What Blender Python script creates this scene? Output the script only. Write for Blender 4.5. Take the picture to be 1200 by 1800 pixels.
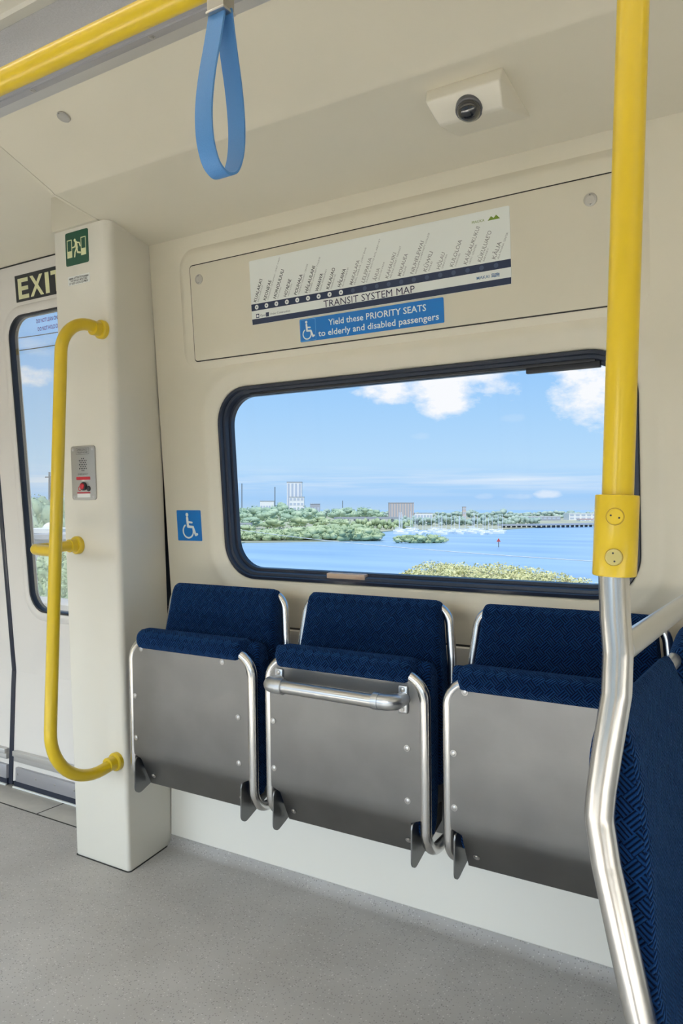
import bpy, bmesh, math, random
from mathutils import Vector, Matrix, noise
random.seed(7)
C = bpy.context.scene.collection
PI = math.pi
for o in list(bpy.data.objects):
    bpy.data.objects.remove(o)

# ------------------------------------------------------------------ camera
PSI = math.radians(31.8)
CAMZ = 1.13
FPX = 1352.0
cam_d = bpy.data.cameras.new('camera')
cam_d.sensor_fit = 'VERTICAL'
cam_d.sensor_height = 24.0
cam_d.sensor_width = 24.0
cam_d.lens = 24.0 * FPX / 1800.0
cam_d.clip_start = 0.02
cam_d.clip_end = 20000
cam = bpy.data.objects.new('camera', cam_d)
C.objects.link(cam)
cam.location = (0, 0, CAMZ)
cam.rotation_euler = (PI / 2 - math.atan(5.0 / FPX), 0, PSI)
bpy.context.scene.camera = cam

# ------------------------------------------------------------------ view
vs = bpy.context.scene.view_settings
vs.view_transform = 'Standard'
vs.look = 'None'
vs.gamma = 1.0
vs.use_curve_mapping = False
vs.exposure = 0.0

# ------------------------------------------------------------------ world: sky with clouds
world = bpy.data.worlds.new('sky')
bpy.context.scene.world = world
world.use_nodes = True
wn = world.node_tree.nodes
wl = world.node_tree.links
wn.clear()


def N(tree, typ, **kw):
    n = tree.nodes.new(typ)
    for k, v in kw.items():
        setattr(n, k, v)
    return n


def mth(tree, op, a, b=None, c=None, clamp=False):
    n = tree.nodes.new('ShaderNodeMath')
    n.operation = op
    n.use_clamp = clamp
    for i, s in enumerate((a, b, c)):
        if s is None:
            continue
        if isinstance(s, (int, float)):
            n.inputs[i].default_value = s
        else:
            tree.links.new(s, n.inputs[i])
    return n.outputs[0]


def ramp(tree, fac, stops, interp='LINEAR'):
    n = tree.nodes.new('ShaderNodeValToRGB')
    cr = n.color_ramp
    cr.interpolation = interp
    while len(cr.elements) < len(stops):
        cr.elements.new(0.5)
    for e, (p, c) in zip(cr.elements, stops):
        e.position = p
        e.color = (c[0], c[1], c[2], 1)
    tree.links.new(fac, n.inputs[0])
    return n.outputs[0]


def mixc(tree, fac, a, b, blend='MIX'):
    n = tree.nodes.new('ShaderNodeMix')
    n.data_type = 'RGBA'
    n.blend_type = blend
    for i, s in ((0, fac), (6, a), (7, b)):
        if isinstance(s, (int, float)):
            n.inputs[i].default_value = s
        elif isinstance(s, (tuple, list)):
            n.inputs[i].default_value = (s[0], s[1], s[2], 1)
        else:
            tree.links.new(s, n.inputs[i])
    return n.outputs[2]


def srgb(r, g, b):
    def f(x):
        x /= 255.0
        return x / 12.92 if x <= 0.04045 else ((x + 0.055) / 1.055) ** 2.4
    return (f(r), f(g), f(b))


def px_az_el(px, py):
    u = (px - 600) / FPX
    az = math.atan(u) - PSI
    el = math.atan((895 - py) / FPX / math.sqrt(1 + u * u))
    return az, el


def build_sky():
    t = world.node_tree
    tc = N(t, 'ShaderNodeTexCoord')
    sp = N(t, 'ShaderNodeSeparateXYZ')
    t.links.new(tc.outputs['Generated'], sp.inputs[0])
    x, y, z = sp.outputs
    az = mth(t, 'ARCTAN2', x, y)
    el = mth(t, 'ARCSINE', z)
    base = ramp(t, mth(t, 'MULTIPLY_ADD', z, 0.5, 0.5), [
        (0.0, (.30, .36, .40)), (0.47, (.34, .44, .50)), (0.499, srgb(186, 216, 244)),
        (0.507, srgb(166, 208, 250)), (0.53, srgb(186, 222, 252)), (0.56, srgb(170, 213, 252)),
        (0.60, srgb(148, 200, 252)), (0.72, srgb(126, 186, 246)), (1.0, srgb(100, 160, 225))])
    cmb = N(t, 'ShaderNodeCombineXYZ')
    t.links.new(az, cmb.inputs[0])
    t.links.new(mth(t, 'MULTIPLY', el, 1.7), cmb.inputs[1])
    nz = N(t, 'ShaderNodeTexNoise')
    nz.inputs['Scale'].default_value = 20
    nz.inputs['Detail'].default_value = 7
    nz.inputs['Roughness'].default_value = 0.62
    t.links.new(cmb.outputs[0], nz.inputs['Vector'])
    nzo = nz.outputs['Fac']
    total = None
    # px centre, half width, half height, strength
    blobs = [(765, 655, 165, 66, 1.0), (690, 684, 70, 34, 1.0), (780, 690, 80, 44, 1.0), (850, 655, 60, 36, .9),
             (1030, 680, 70, 76, 1.0), (1120, 650, 130, 80, 1.0),
             (55, 662, 45, 20, .9), (70, 610, 40, 24, .3), (965, 868, 26, 9, .55), (905, 872, 30, 6, .25),
             (850, 872, 20, 6, .2), (740, 766, 20, 8, .12), (900, 735, 25, 8, .1),
             (300, 560, 120, 50, .9), (-300, 500, 260, 90, .9)]
    for (px, py, hw, hh, st) in blobs:
        a0, e0 = px_az_el(px, py)
        a1, e1 = px_az_el(px + hw, py)
        a2, e2 = px_az_el(px, py - hh)
        wa, we = abs(a1 - a0), abs(e2 - e0)
        d1 = mth(t, 'POWER', mth(t, 'ABSOLUTE', mth(t, 'MULTIPLY', mth(t, 'SUBTRACT', az, a0), 1 / wa)), 2.0)
        d2 = mth(t, 'POWER', mth(t, 'ABSOLUTE', mth(t, 'MULTIPLY', mth(t, 'SUBTRACT', el, e0), 1 / we)), 2.0)
        v = mth(t, 'SUBTRACT', 1.0, mth(t, 'ADD', d1, d2))
        v = mth(t, 'ADD', v, mth(t, 'MULTIPLY', mth(t, 'SUBTRACT', nzo, 0.5), 3.6))
        v = mth(t, 'MULTIPLY', v, 1.05, clamp=True)
        v = mth(t, 'MULTIPLY', v, st)
        total = v if total is None else mth(t, 'MAXIMUM', total, v)
    # thin stratus streaks low over the horizon
    c2 = N(t, 'ShaderNodeCombineXYZ')
    t.links.new(mth(t, 'MULTIPLY', az, 3.0), c2.inputs[0])
    t.links.new(mth(t, 'MULTIPLY', el, 60.0), c2.inputs[1])
    n2 = N(t, 'ShaderNodeTexNoise')
    n2.inputs['Scale'].default_value = 1.6
    n2.inputs['Detail'].default_value = 5
    t.links.new(c2.outputs[0], n2.inputs['Vector'])
    band = mth(t, 'SUBTRACT', 1.0, mth(t, 'ABSOLUTE', mth(t, 'MULTIPLY', mth(t, 'SUBTRACT', el, 0.036), 1 / 0.022)), clamp=True)
    streak = mth(t, 'MULTIPLY', mth(t, 'MULTIPLY', mth(t, 'SUBTRACT', n2.outputs['Fac'], 0.42), 3.0, clamp=True), mth(t, 'MULTIPLY', band, 0.75))
    total = mth(t, 'MAXIMUM', total, streak)
    # ordinary scattered cumulus for the rest of the dome
    n3 = N(t, 'ShaderNodeTexNoise')
    n3.inputs['Scale'].default_value = 3.0
    n3.inputs['Detail'].default_value = 6
    t.links.new(tc.outputs['Generated'], n3.inputs['Vector'])
    back = mth(t, 'MULTIPLY', mth(t, 'SUBTRACT', n3.outputs['Fac'], 0.5), 5.0, clamp=True)
    back = mth(t, 'MULTIPLY', back, mth(t, 'MULTIPLY', mth(t, 'MULTIPLY_ADD', y, -1.6, 0.1), 1.0, clamp=True))
    total = mth(t, 'MAXIMUM', total, mth(t, 'MULTIPLY', back, mth(t, 'GREATER_THAN', z, 0.02)))
    col = mixc(t, total, base, (0.98, 0.985, 1.0))
    bg = N(t, 'ShaderNodeBackground')
    bg.inputs['Strength'].default_value = 1.0
    t.links.new(col, bg.inputs[0])
    out = N(t, 'ShaderNodeOutputWorld')
    t.links.new(bg.outputs[0], out.inputs[0])


build_sky()

# ------------------------------------------------------------------ sun
sd = bpy.data.lights.new('sun', 'SUN')
sd.energy = 3.6
sd.angle = math.radians(0.6)
sd.color = (1.0, 0.95, 0.86)
sun = bpy.data.objects.new('sun', sd)
C.objects.link(sun)
sun.rotation_euler = (math.radians(24), math.radians(12), 0)   # high, from behind the train
sun.location = (0, -10, 40)

LAMP_W = 0.75          # power of each ceiling strip lamp
LAMP_COL = (1.0, 0.81, 0.54)
DAY_FILL_W = 9.3            # added sky fill lamps, power per metre of unseen glazing behind the camera
BEAM_FILL_W = 48.0          # added beam lamps imitating a sun patch on the floor behind the camera
DAY_FILL_COL = (0.83, 0.93, 1.0)


# ------------------------------------------------------------------ materials
def mat(name, base, rough=0.5, metal=0.0, var=0.0, vscale=8.0, bump=0.0, bscale=60.0, coat=0.0, spec=0.5, emis=None, estr=0.0):
    m = bpy.data.materials.new(name)
    m.use_nodes = True
    t = m.node_tree
    b = t.nodes['Principled BSDF']
    b.inputs['Base Color'].default_value = (base[0], base[1], base[2], 1)
    b.inputs['Roughness'].default_value = rough
    b.inputs['Metallic'].default_value = metal
    b.inputs['Specular IOR Level'].default_value = spec
    if coat:
        b.inputs['Coat Weight'].default_value = coat
        b.inputs['Coat Roughness'].default_value = 0.14 if coat < .9 else .03
    if emis:
        b.inputs['Emission Color'].default_value = (*emis, 1)
        b.inputs['Emission Strength'].default_value = estr
    if var or bump:
        tc = N(t, 'ShaderNodeTexCoord')
    if var:
        nz = N(t, 'ShaderNodeTexNoise')
        nz.inputs['Scale'].default_value = vscale
        nz.inputs['Detail'].default_value = 4
        t.links.new(tc.outputs['Object'], nz.inputs['Vector'])
        lo = tuple(c * (1 - var) for c in base)
        hi = tuple(min(1, c * (1 + var)) for c in base)
        t.links.new(ramp(t, nz.outputs['Fac'], [(0.3, lo), (0.7, hi)]), b.inputs['Base Color'])
    if bump:
        n2 = N(t, 'ShaderNodeTexNoise')
        n2.inputs['Scale'].default_value = bscale
        n2.inputs['Detail'].default_value = 3
        t.links.new(tc.outputs['Object'], n2.inputs['Vector'])
        bp = N(t, 'ShaderNodeBump')
        bp.inputs['Strength'].default_value = bump
        bp.inputs['Distance'].default_value = 0.002
        t.links.new(n2.outputs['Fac'], bp.inputs['Height'])
        t.links.new(bp.outputs[0], b.inputs['Normal'])
    return m


def floor_mat():
    m = mat('speckled_vinyl', (.42, .41, .40), 0.55)
    t = m.node_tree
    b = t.nodes['Principled BSDF']
    tc = N(t, 'ShaderNodeTexCoord')
    n1 = N(t, 'ShaderNodeTexNoise')
    n1.inputs['Scale'].default_value = 5
    n1.inputs['Detail'].default_value = 6
    t.links.new(tc.outputs['Object'], n1.inputs['Vector'])
    base = ramp(t, n1.outputs['Fac'], [(0.3, (.34, .325, .305)), (0.7, (.405, .39, .37))])
    vo = N(t, 'ShaderNodeTexVoronoi')
    vo.inputs['Scale'].default_value = 165
    t.links.new(tc.outputs['Object'], vo.inputs['Vector'])
    spn = N(t, 'ShaderNodeSeparateColor')
    t.links.new(vo.outputs['Color'], spn.inputs[0])
    near = mth(t, 'LESS_THAN', vo.outputs['Distance'], 0.30)
    dark = mth(t, 'MULTIPLY', near, mth(t, 'GREATER_THAN', spn.outputs[0], 0.62))
    lite = mth(t, 'MULTIPLY', near, mth(t, 'LESS_THAN', spn.outputs[0], 0.18))
    c1 = mixc(t, mth(t, 'MULTIPLY', dark, 0.9), base, (.22, .21, .20))
    c2 = mixc(t, mth(t, 'MULTIPLY', lite, 0.5), c1, (.66, .65, .63))
    t.links.new(c2, b.inputs['Base Color'])
    return m


def brushed(name, base, rough, axis=2, amount=0.25, wear=False):
    m = mat(name, base, rough, 1.0)
    t = m.node_tree
    b = t.nodes['Principled BSDF']
    tc = N(t, 'ShaderNodeTexCoord')
    mp = N(t, 'ShaderNodeMapping')
    sc = [900, 900, 900]
    sc[axis] = 9
    mp.inputs['Scale'].default_value = sc
    t.links.new(tc.outputs['Object'], mp.inputs['Vector'])
    nz = N(t, 'ShaderNodeTexNoise')
    nz.inputs['Scale'].default_value = 1.0
    nz.inputs['Detail'].default_value = 2
    t.links.new(mp.outputs[0], nz.inputs['Vector'])
    t.links.new(mth(t, 'MULTIPLY_ADD', nz.outputs['Fac'], amount, rough - amount / 2), b.inputs['Roughness'])
    if wear:
        n2 = N(t, 'ShaderNodeTexNoise')
        n2.inputs['Scale'].default_value = 7
        n2.inputs['Detail'].default_value = 6
        t.links.new(tc.outputs['Object'], n2.inputs['Vector'])
        t.links.new(ramp(t, n2.outputs['Fac'], [(0.3, tuple(c * .9 for c in base)), (0.7, tuple(c * 1.08 for c in base))]), b.inputs['Base Color'])
    return m


def fabric_mat():
    m = mat('navy_weave', (.01, .03, .1), 0.9, spec=0.06)
    t = m.node_tree
    b = t.nodes['Principled BSDF']
    uv = N(t, 'ShaderNodeUVMap')
    sp = N(t, 'ShaderNodeSeparateXYZ')
    t.links.new(uv.outputs[0], sp.inputs[0])
    u, v = sp.outputs[0], sp.outputs[1]
    # rotate the block grid by 45 degrees
    a = mth(t, 'MULTIPLY', mth(t, 'ADD', u, v), 0.7071)
    c = mth(t, 'MULTIPLY', mth(t, 'SUBTRACT', u, v), 0.7071)
    B = 1 / 0.019
    fa = mth(t, 'FLOOR', mth(t, 'MULTIPLY', a, B))
    fc = mth(t, 'FLOOR', mth(t, 'MULTIPLY', c, B))
    chk = mth(t, 'FLOORED_MODULO', mth(t, 'ADD', fa, fc), 2.0)
    k = 2 * PI / 0.0052
    w1 = mth(t, 'SINE', mth(t, 'MULTIPLY', a, k))
    w2 = mth(t, 'SINE', mth(t, 'MULTIPLY', c, k))
    w = mth(t, 'ADD', mth(t, 'MULTIPLY', w1, chk), mth(t, 'MULTIPLY', w2, mth(t, 'SUBTRACT', 1.0, chk)))
    h = mth(t, 'MULTIPLY_ADD', w, 0.5, 0.5)
    nz = N(t, 'ShaderNodeTexNoise')
    nz.inputs['Scale'].default_value = 900
    t.links.new(uv.outputs[0], nz.inputs['Vector'])
    h2 = mth(t, 'ADD', h, mth(t, 'MULTIPLY', nz.outputs['Fac'], 0.5))
    t.links.new(ramp(t, mth(t, 'MULTIPLY', h2, 0.67), [(0.15, (.0003, .0018, .008)), (0.85, (.005, .032, .122))]), b.inputs['Base Color'])
    bp = N(t, 'ShaderNodeBump')
    bp.inputs['Strength'].default_value = 1.0
    bp.inputs['Distance'].default_value = 0.0022
    t.links.new(h2, bp.inputs['Height'])
    t.links.new(bp.outputs[0], b.inputs['Normal'])
    b.inputs['Sheen Weight'].default_value = 0.32
    b.inputs['Sheen Tint'].default_value = (.10, .28, .70, 1)
    b.inputs['Sheen Roughness'].default_value = 0.35
    return m


def glass_mat(name, tint=(.97, .985, 1.0), refl=1.0):
    m = bpy.data.materials.new(name)
    m.use_nodes = True
    t = m.node_tree
    t.nodes.clear()
    tr = N(t, 'ShaderNodeBsdfTransparent')
    tr.inputs[0].default_value = (*tint, 1)
    gl = N(t, 'ShaderNodeBsdfGlossy')
    gl.inputs['Roughness'].default_value = 0.0
    gl.inputs['Color'].default_value = (1, 1, 1, 1)
    fr = N(t, 'ShaderNodeFresnel')
    fr.inputs['IOR'].default_value = 1.45
    mx = N(t, 'ShaderNodeMixShader')
    t.links.new(mth(t, 'MULTIPLY', fr.outputs[0], refl), mx.inputs[0])
    t.links.new(tr.outputs[0], mx.inputs[1])
    t.links.new(gl.outputs[0], mx.inputs[2])
    out = N(t, 'ShaderNodeOutputMaterial')
    t.links.new(mx.outputs[0], out.inputs[0])
    return m


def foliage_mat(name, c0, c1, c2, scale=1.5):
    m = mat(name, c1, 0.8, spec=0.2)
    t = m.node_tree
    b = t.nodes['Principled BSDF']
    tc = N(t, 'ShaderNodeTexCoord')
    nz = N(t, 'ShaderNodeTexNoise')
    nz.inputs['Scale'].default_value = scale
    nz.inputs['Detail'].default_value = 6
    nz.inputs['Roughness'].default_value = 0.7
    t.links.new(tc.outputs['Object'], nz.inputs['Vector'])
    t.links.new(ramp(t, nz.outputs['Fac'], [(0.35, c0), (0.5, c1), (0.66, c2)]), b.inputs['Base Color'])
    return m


def sea_mat():
    m = mat('bay_water', srgb(120, 180, 222), 0.35, spec=0.3)
    t = m.node_tree
    b = t.nodes['Principled BSDF']
    tc = N(t, 'ShaderNodeTexCoord')
    mp = N(t, 'ShaderNodeMapping')
    mp.inputs['Scale'].default_value = (.012, .06, 1)
    mp.inputs['Rotation'].default_value = (0, 0, .5)
    t.links.new(tc.outputs['Object'], mp.inputs['Vector'])
    nz = N(t, 'ShaderNodeTexNoise')
    nz.inputs['Scale'].default_value = 1
    nz.inputs['Detail'].default_value = 8
    t.links.new(mp.outputs[0], nz.inputs['Vector'])
    t.links.new(ramp(t, nz.outputs['Fac'], [(0.3, srgb(134, 170, 202)), (0.7, srgb(164, 194, 218))]), b.inputs['Base Color'])
    n2 = N(t, 'ShaderNodeTexNoise')
    n2.inputs['Scale'].default_value = .6
    n2.inputs['Detail'].default_value = 5
    t.links.new(tc.outputs['Object'], n2.inputs['Vector'])
    bp = N(t, 'ShaderNodeBump')
    bp.inputs['Strength'].default_value = 0.4
    bp.inputs['Distance'].default_value = 0.3
    t.links.new(n2.outputs['Fac'], bp.inputs['Height'])
    t.links.new(bp.outputs[0], b.inputs['Normal'])
    return m


M_CREAM = mat('cream_moulding', (.69, .645, .53), 0.38, var=0.015, vscale=3, bump=0.04, bscale=25)
M_WALLLOW = mat('cream_wall_panel', (.785, .755, .68), 0.42, var=0.012, vscale=3)
M_PILLAR = mat('pale_grey_moulding', (.70, .675, .60), 0.36, var=0.01, vscale=3)
M_DOOR = mat('door_paint', (.74, .71, .67), 0.35, var=0.01, vscale=2)
M_PANEL = mat('map_panel_laminate', (.63, .59, .48), 0.4, var=0.01)
M_CEIL = mat('ceiling_laminate', (.74, .71, .64), 0.5)
M_TEX = mat('grey_textured_laminate', (.52, .51, .52), 0.6, var=0.06, vscale=220, bump=0.5, bscale=260)
M_ALU = mat('anodised_rail', (.62, .61, .60), 0.42, 0.6)
M_ALUD = mat('dark_rail', (.42, .42, .45), 0.45, 0.5)
M_FLOOR = floor_mat()
M_THRESH = mat('threshold_plate', (.40, .385, .35), 0.5, var=0.08, vscale=14, bump=0.1)
M_BLACK = mat('black_rubber', (.012, .013, .018), 0.4)
M_NAVYRUB = mat('blue_black_rubber', (.02, .026, .045), 0.3)
M_SEAM = mat('seam_shadow_gap', (.03, .028, .024), 0.8)
M_YEL = mat('yellow_powder_coat', (.62, .44, .014), 0.30, coat=0.15, spec=0.5)
M_YELD = mat('yellow_groove', (.30, .20, .01), .5)
M_WORN = mat('worn_yellow_screw', (.55, .47, .18), .3, .5)
M_BOLT = mat('grey_quarter_turn', (.46, .445, .41), .4, .3)
M_STEEL = mat('brushed_stainless_tube', (.66, .65, .64), 0.24, 1.0)
M_STEELX = mat('brushed_stainless_bar', (.64, .64, .64), 0.28, 1.0)
M_PLATE = brushed('stainless_sheet', (.20, .20, .20), 0.40, 0, 0.12, wear=True)
M_SCREW = mat('screw_steel', (.52, .51, .50), 0.30, 1.0)
M_CAST = mat('cast_zinc_fitting', (.60, .62, .65), 0.34, 1.0, var=0.08, vscale=60, bump=0.15, bscale=120)
M_FAB = fabric_mat()
M_STRAP = mat('blue_webbing', srgb(70, 124, 182), 0.55, bump=0.25, bscale=500)
M_CLAMP = mat('satin_nickel', (.40, .385, .35), 0.32, 0.9)
M_GLASS = glass_mat('window_glass', refl=.28)
M_WHITE = mat('white_vinyl', (.78, .80, .78), 0.45)
M_MAPBG = mat('map_paper', (.76, .79, .76), 0.4)
M_NAVY = mat('map_navy_ink', srgb(24, 40, 72), 0.45)
M_INK = mat('black_ink', (.02, .02, .025), 0.5)
M_GREYINK = mat('grey_ink', (.22, .22, .22), 0.5)
M_DOTGREY = mat('dot_grey_ink', srgb(62, 76, 104), 0.5)
M_PURPLE = mat('title_ink', srgb(30, 22, 62), 0.45)
M_BLUE = mat('access_blue_vinyl', srgb(0, 108, 186), 0.35)
M_GREEN = mat('exit_green_vinyl', srgb(14, 72, 52), 0.4)
M_GLOW = mat('photoluminescent_vinyl', srgb(222, 222, 178), 0.5)
M_DARKSIGN = mat('charcoal_vinyl', srgb(36, 40, 44), 0.45)
M_MAUKA = mat('mauka_green_ink', srgb(110, 135, 40), 0.5)
M_MAKAI = mat('makai_blue_ink', srgb(30, 90, 140), 0.5)
M_RED = mat('red_ink', srgb(170, 20, 40), 0.4)
M_LENS = mat('smoked_dome', (.01, .011, .014), 0.04, coat=1.0)
M_LENSRIM = mat('dome_rim', (.10, .10, .11), 0.3)
M_HOUSING = mat('camera_housing', (.74, .70, .60), 0.35)
M_PLUM = mat('door_text_ink', srgb(120, 60, 130), 0.5)
M_TAN = mat('tan_clip', srgb(205, 178, 154), 0.35)
M_LAMP = mat('lamp_diffuser', (.9, .9, .88), 0.5, emis=(1, .95, .86), estr=2.0)


# ------------------------------------------------------------------ helpers
def newbm():
    return bmesh.new()


def obj(name, bm, m, parent=None, org=(0, 0, 0), smooth=True, ang=35, M=None, label=None):
    """links bm (world coordinates, or frame M coordinates) as one mesh object with its origin at org"""
    if M is not None:
        bmesh.ops.transform(bm, matrix=M, verts=bm.verts)
    o3 = Vector(org)
    for v in bm.verts:
        v.co -= o3
    bmesh.ops.recalc_face_normals(bm, faces=bm.faces) if not getattr(bm, 'keepn', False) else None
    me = bpy.data.meshes.new(name)
    bm.to_mesh(me)
    bm.free()
    if m is not None:
        for mm in (m if isinstance(m, (list, tuple)) else [m]):
            me.materials.append(mm)
    if smooth:
        for p in me.polygons:
            p.use_smooth = True
        me.set_sharp_from_angle(angle=math.radians(ang))
    o = bpy.data.objects.new(name, me)
    C.objects.link(o)
    if parent is not None:
        o.parent = parent
        o.location = o3 - root_world(parent)
    else:
        o.location = o3
    if label:
        o['label'] = label
    return o


WORLD_LOC = {}


def root_world(o):
    p = Vector(o.location)
    while o.parent:
        o = o.parent
        p += Vector(o.location)
    return p


def tag(o, label, cat, group=None, kind=None):
    o['label'] = label
    o['category'] = cat
    if group:
        o['group'] = group
    if kind:
        o['kind'] = kind
    return o


def thing(name, label, cat, loc, group=None):
    o = bpy.data.objects.new(name, None)
    o.empty_display_size = 0.05
    C.objects.link(o)
    o.location = loc
    return tag(o, label, cat, group)


def struct(name, bm, m, parent=None, **kw):
    o = obj(name, bm, m, parent, **kw)
    if parent is None:
        o['kind'] = 'structure'
    return o


def add_box(bm, x0, x1, y0, y1, z0, z1, bev=0.0, seg=2):
    r = bmesh.ops.create_cube(bm, size=1.0)
    vs = r['verts']
    for v in vs:
        v.co = Vector(((x0 + x1) / 2 + v.co.x * (x1 - x0), (y0 + y1) / 2 + v.co.y * (y1 - y0), (z0 + z1) / 2 + v.co.z * (z1 - z0)))
    if bev:
        es = list({e for v in vs for e in v.link_edges})
        bmesh.ops.bevel(bm, geom=es, offset=bev, segments=seg, affect='EDGES', profile=0.5)
    return bm


def box(*a, **k):
    return add_box(newbm(), *a, **k)


def fillet(pts, radii, n=8):
    pts = [Vector(p) for p in pts]
    if isinstance(radii, (int, float)):
        radii = [radii] * len(pts)
    out = [pts[0]]
    for i in range(1, len(pts) - 1):
        p, a, b = pts[i], pts[i - 1], pts[i + 1]
        d1, d2 = (a - p).normalized(), (b - p).normalized()
        ang = d1.angle(d2)
        if ang > PI - 0.02 or radii[i] <= 0:
            out.append(p)
            continue
        t = radii[i] / math.tan(ang / 2)
        t = min(t, (a - p).length * .48 if i > 1 else (a - p).length * .95, (b - p).length * .48 if i < len(pts) - 2 else (b - p).length * .95)
        R = t * math.tan(ang / 2)
        bis = (d1 + d2).normalized()
        cen = p + bis * (R / math.sin(ang / 2))
        s0, s1 = p + d1 * t - cen, p + d2 * t - cen
        tot = s0.angle(s1)
        ax = s0.cross(s1).normalized()
        for k in range(n + 1):
            out.append(cen + Matrix.Rotation(tot * k / n, 3, ax) @ s0)
    out.append(pts[-1])
    return out


def add_tube(bm, pts, r, seg=18, cap='flat'):
    pts = [Vector(p) for p in pts]
    # drop doubles
    q = [pts[0]]
    for p in pts[1:]:
        if (p - q[-1]).length > 1e-5:
            q.append(p)
    pts = q
    n = len(pts)
    rad = r if isinstance(r, (list, tuple)) else [r] * n
    tang = []
    for i in range(n):
        a = pts[max(0, i - 1)]
        b = pts[min(n - 1, i + 1)]
        tang.append((b - a).normalized())
    ref = Vector((0, 0, 1)) if abs(tang[0].z) < 0.9 else Vector((1, 0, 0))
    u = tang[0].cross(ref).normalized()
    rings = []

    def ring(c, t, u, rr):
        v = t.cross(u)
        return [bm.verts.new(c + (u * math.cos(2 * PI * k / seg) + v * math.sin(2 * PI * k / seg)) * rr) for k in range(seg)]
    us = []
    for i in range(n):
        u = (u - tang[i] * u.dot(tang[i])).normalized()
        us.append(u.copy())
    if cap == 'round':
        for k in range(3, 0, -1):
            a = k / 4 * PI / 2
            rings.append(ring(pts[0] - tang[0] * math.sin(a) * rad[0], tang[0], us[0], rad[0] * math.cos(a)))
    for i in range(n):
        rings.append(ring(pts[i], tang[i], us[i], rad[i]))
    if cap == 'round':
        for k in range(1, 4):
            a = k / 4 * PI / 2
            rings.append(ring(pts[-1] + tang[-1] * math.sin(a) * rad[-1], tang[-1], us[-1], rad[-1] * math.cos(a)))
    for a, b in zip(rings, rings[1:]):
        for k in range(seg):
            bm.faces.new((a[k], a[(k + 1) % seg], b[(k + 1) % seg], b[k]))
    if cap:
        bm.faces.new(rings[0][::-1])
        bm.faces.new(rings[-1])
    return bm


def tube(pts, r, seg=18, cap='flat'):
    return add_tube(newbm(), pts, r, seg, cap)


def add_cyl(bm, p0, p1, r, seg=20, bev=0.0):
    p0, p1 = Vector(p0), Vector(p1)
    d = (p1 - p0).normalized()
    if bev:
        return add_tube(bm, [p0, p0 + d * 1e-4, p1 - d * bev, p1 - d * bev * .3, p1], [r, r, r, r - bev * .45, r - bev], seg)
    return add_tube(bm, [p0, p1], r, seg)


def rrect(x0, x1, y0, y1, r, n=6, edge=1):
    """rounded rectangle, counter-clockwise, always 4*(n+1) points (+ edge subdivisions)"""
    if isinstance(r, (int, float)):
        r = [r] * 4
    cs = [((x1 - r[0], y0 + r[0]), -PI / 2, r[0]), ((x1 - r[1], y1 - r[1]), 0, r[1]), ((x0 + r[2], y1 - r[2]), PI / 2, r[2]), ((x0 + r[3], y0 + r[3]), PI, r[3])]
    out = []
    for (c, a0, rr) in cs:
        for k in range(n + 1):
            a = a0 + PI / 2 * k / n
            out.append((c[0] + rr * math.cos(a), c[1] + rr * math.sin(a)))
    return out


def add_rings(bm, rings, close_last=True, close_first=False):
    """rings: list of lists of 3d points, same count, closed loops"""
    vr = [[bm.verts.new(p) for p in r] for r in rings]
    n = len(vr[0])
    for a, b in zip(vr, vr[1:]):
        for k in range(n):
            bm.faces.new((a[k], a[(k + 1) % n], b[(k + 1) % n], b[k]))
    if close_last:
        bm.faces.new(vr[-1])
    if close_first:
        bm.faces.new(vr[0][::-1])
    return bm


def add_prism(bm, outline, n0, n1):
    return add_rings(bm, [[(x, y, n0) for x, y in outline], [(x, y, n1) for x, y in outline]], True, True)


def plate(x0, x1, y0, y1, r, n0, n1, bev=0.0, n=6):
    """rounded plate in a local frame, from n0 up to n1, soft top edge"""
    bm = newbm()
    rg = [[(x, y, n0) for x, y in rrect(x0, x1, y0, y1, r, n)]]
    if bev:
        for k in range(4):
            a = k / 3 * PI / 2
            i = bev * (1 - math.cos(a))
            h = n1 - bev + bev * math.sin(a)
            rg.append([(x, y, h) for x, y in rrect(x0 + i, x1 - i, y0 + i, y1 - i, max(r - i, .0005) if isinstance(r, (int, float)) else [max(q - i, .0005) for q in r], n)])
    else:
        rg.append([(x, y, n1) for x, y in rrect(x0, x1, y0, y1, r, n)])
    return add_rings(bm, rg, True, True)


def extrude_x(prof, x0, x1, closed=False, nx=1):
    bm = newbm()
    cols = []
    for i in range(nx + 1):
        x = x0 + (x1 - x0) * i / nx
        cols.append([bm.verts.new((x, y, z)) for y, z in prof])
    n = len(prof)
    for a, b in zip(cols, cols[1:]):
        for k in range(n if closed else n - 1):
            bm.faces.new((a[k], a[(k + 1) % n], b[(k + 1) % n], b[k]))
    if closed:
        bm.faces.new(cols[0])
        bm.faces.new(cols[-1][::-1])
    return bm


def solid_sheet(prof, x0, x1, th, up=True):
    """a sheet of thickness th following an open y-z profile, extruded along x"""
    p = [Vector((0, y, z)) for y, z in prof]
    off = []
    for i in range(len(p)):
        t = (p[min(i + 1, len(p) - 1)] - p[max(i - 1, 0)]).normalized()
        nrm = Vector((0, -t.z, t.y))
        if not up:
            nrm = -nrm
        off.append(p[i] + nrm * th)
    loop = [(q.y, q.z) for q in p] + [(q.y, q.z) for q in reversed(off)]
    return extrude_x(loop, x0, x1, True)


def frame(origin, vdir):
    """x along the car, v up the (leaning) face, n towards the interior"""
    v = Vector(vdir).normalized()
    x = Vector((1, 0, 0))
    n = x.cross(v)
    o = Vector(origin)
    return Matrix(((x.x, v.x, n.x, o.x), (x.y, v.y, n.y, o.y), (x.z, v.z, n.z, o.z), (0, 0, 0, 1)))


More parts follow.
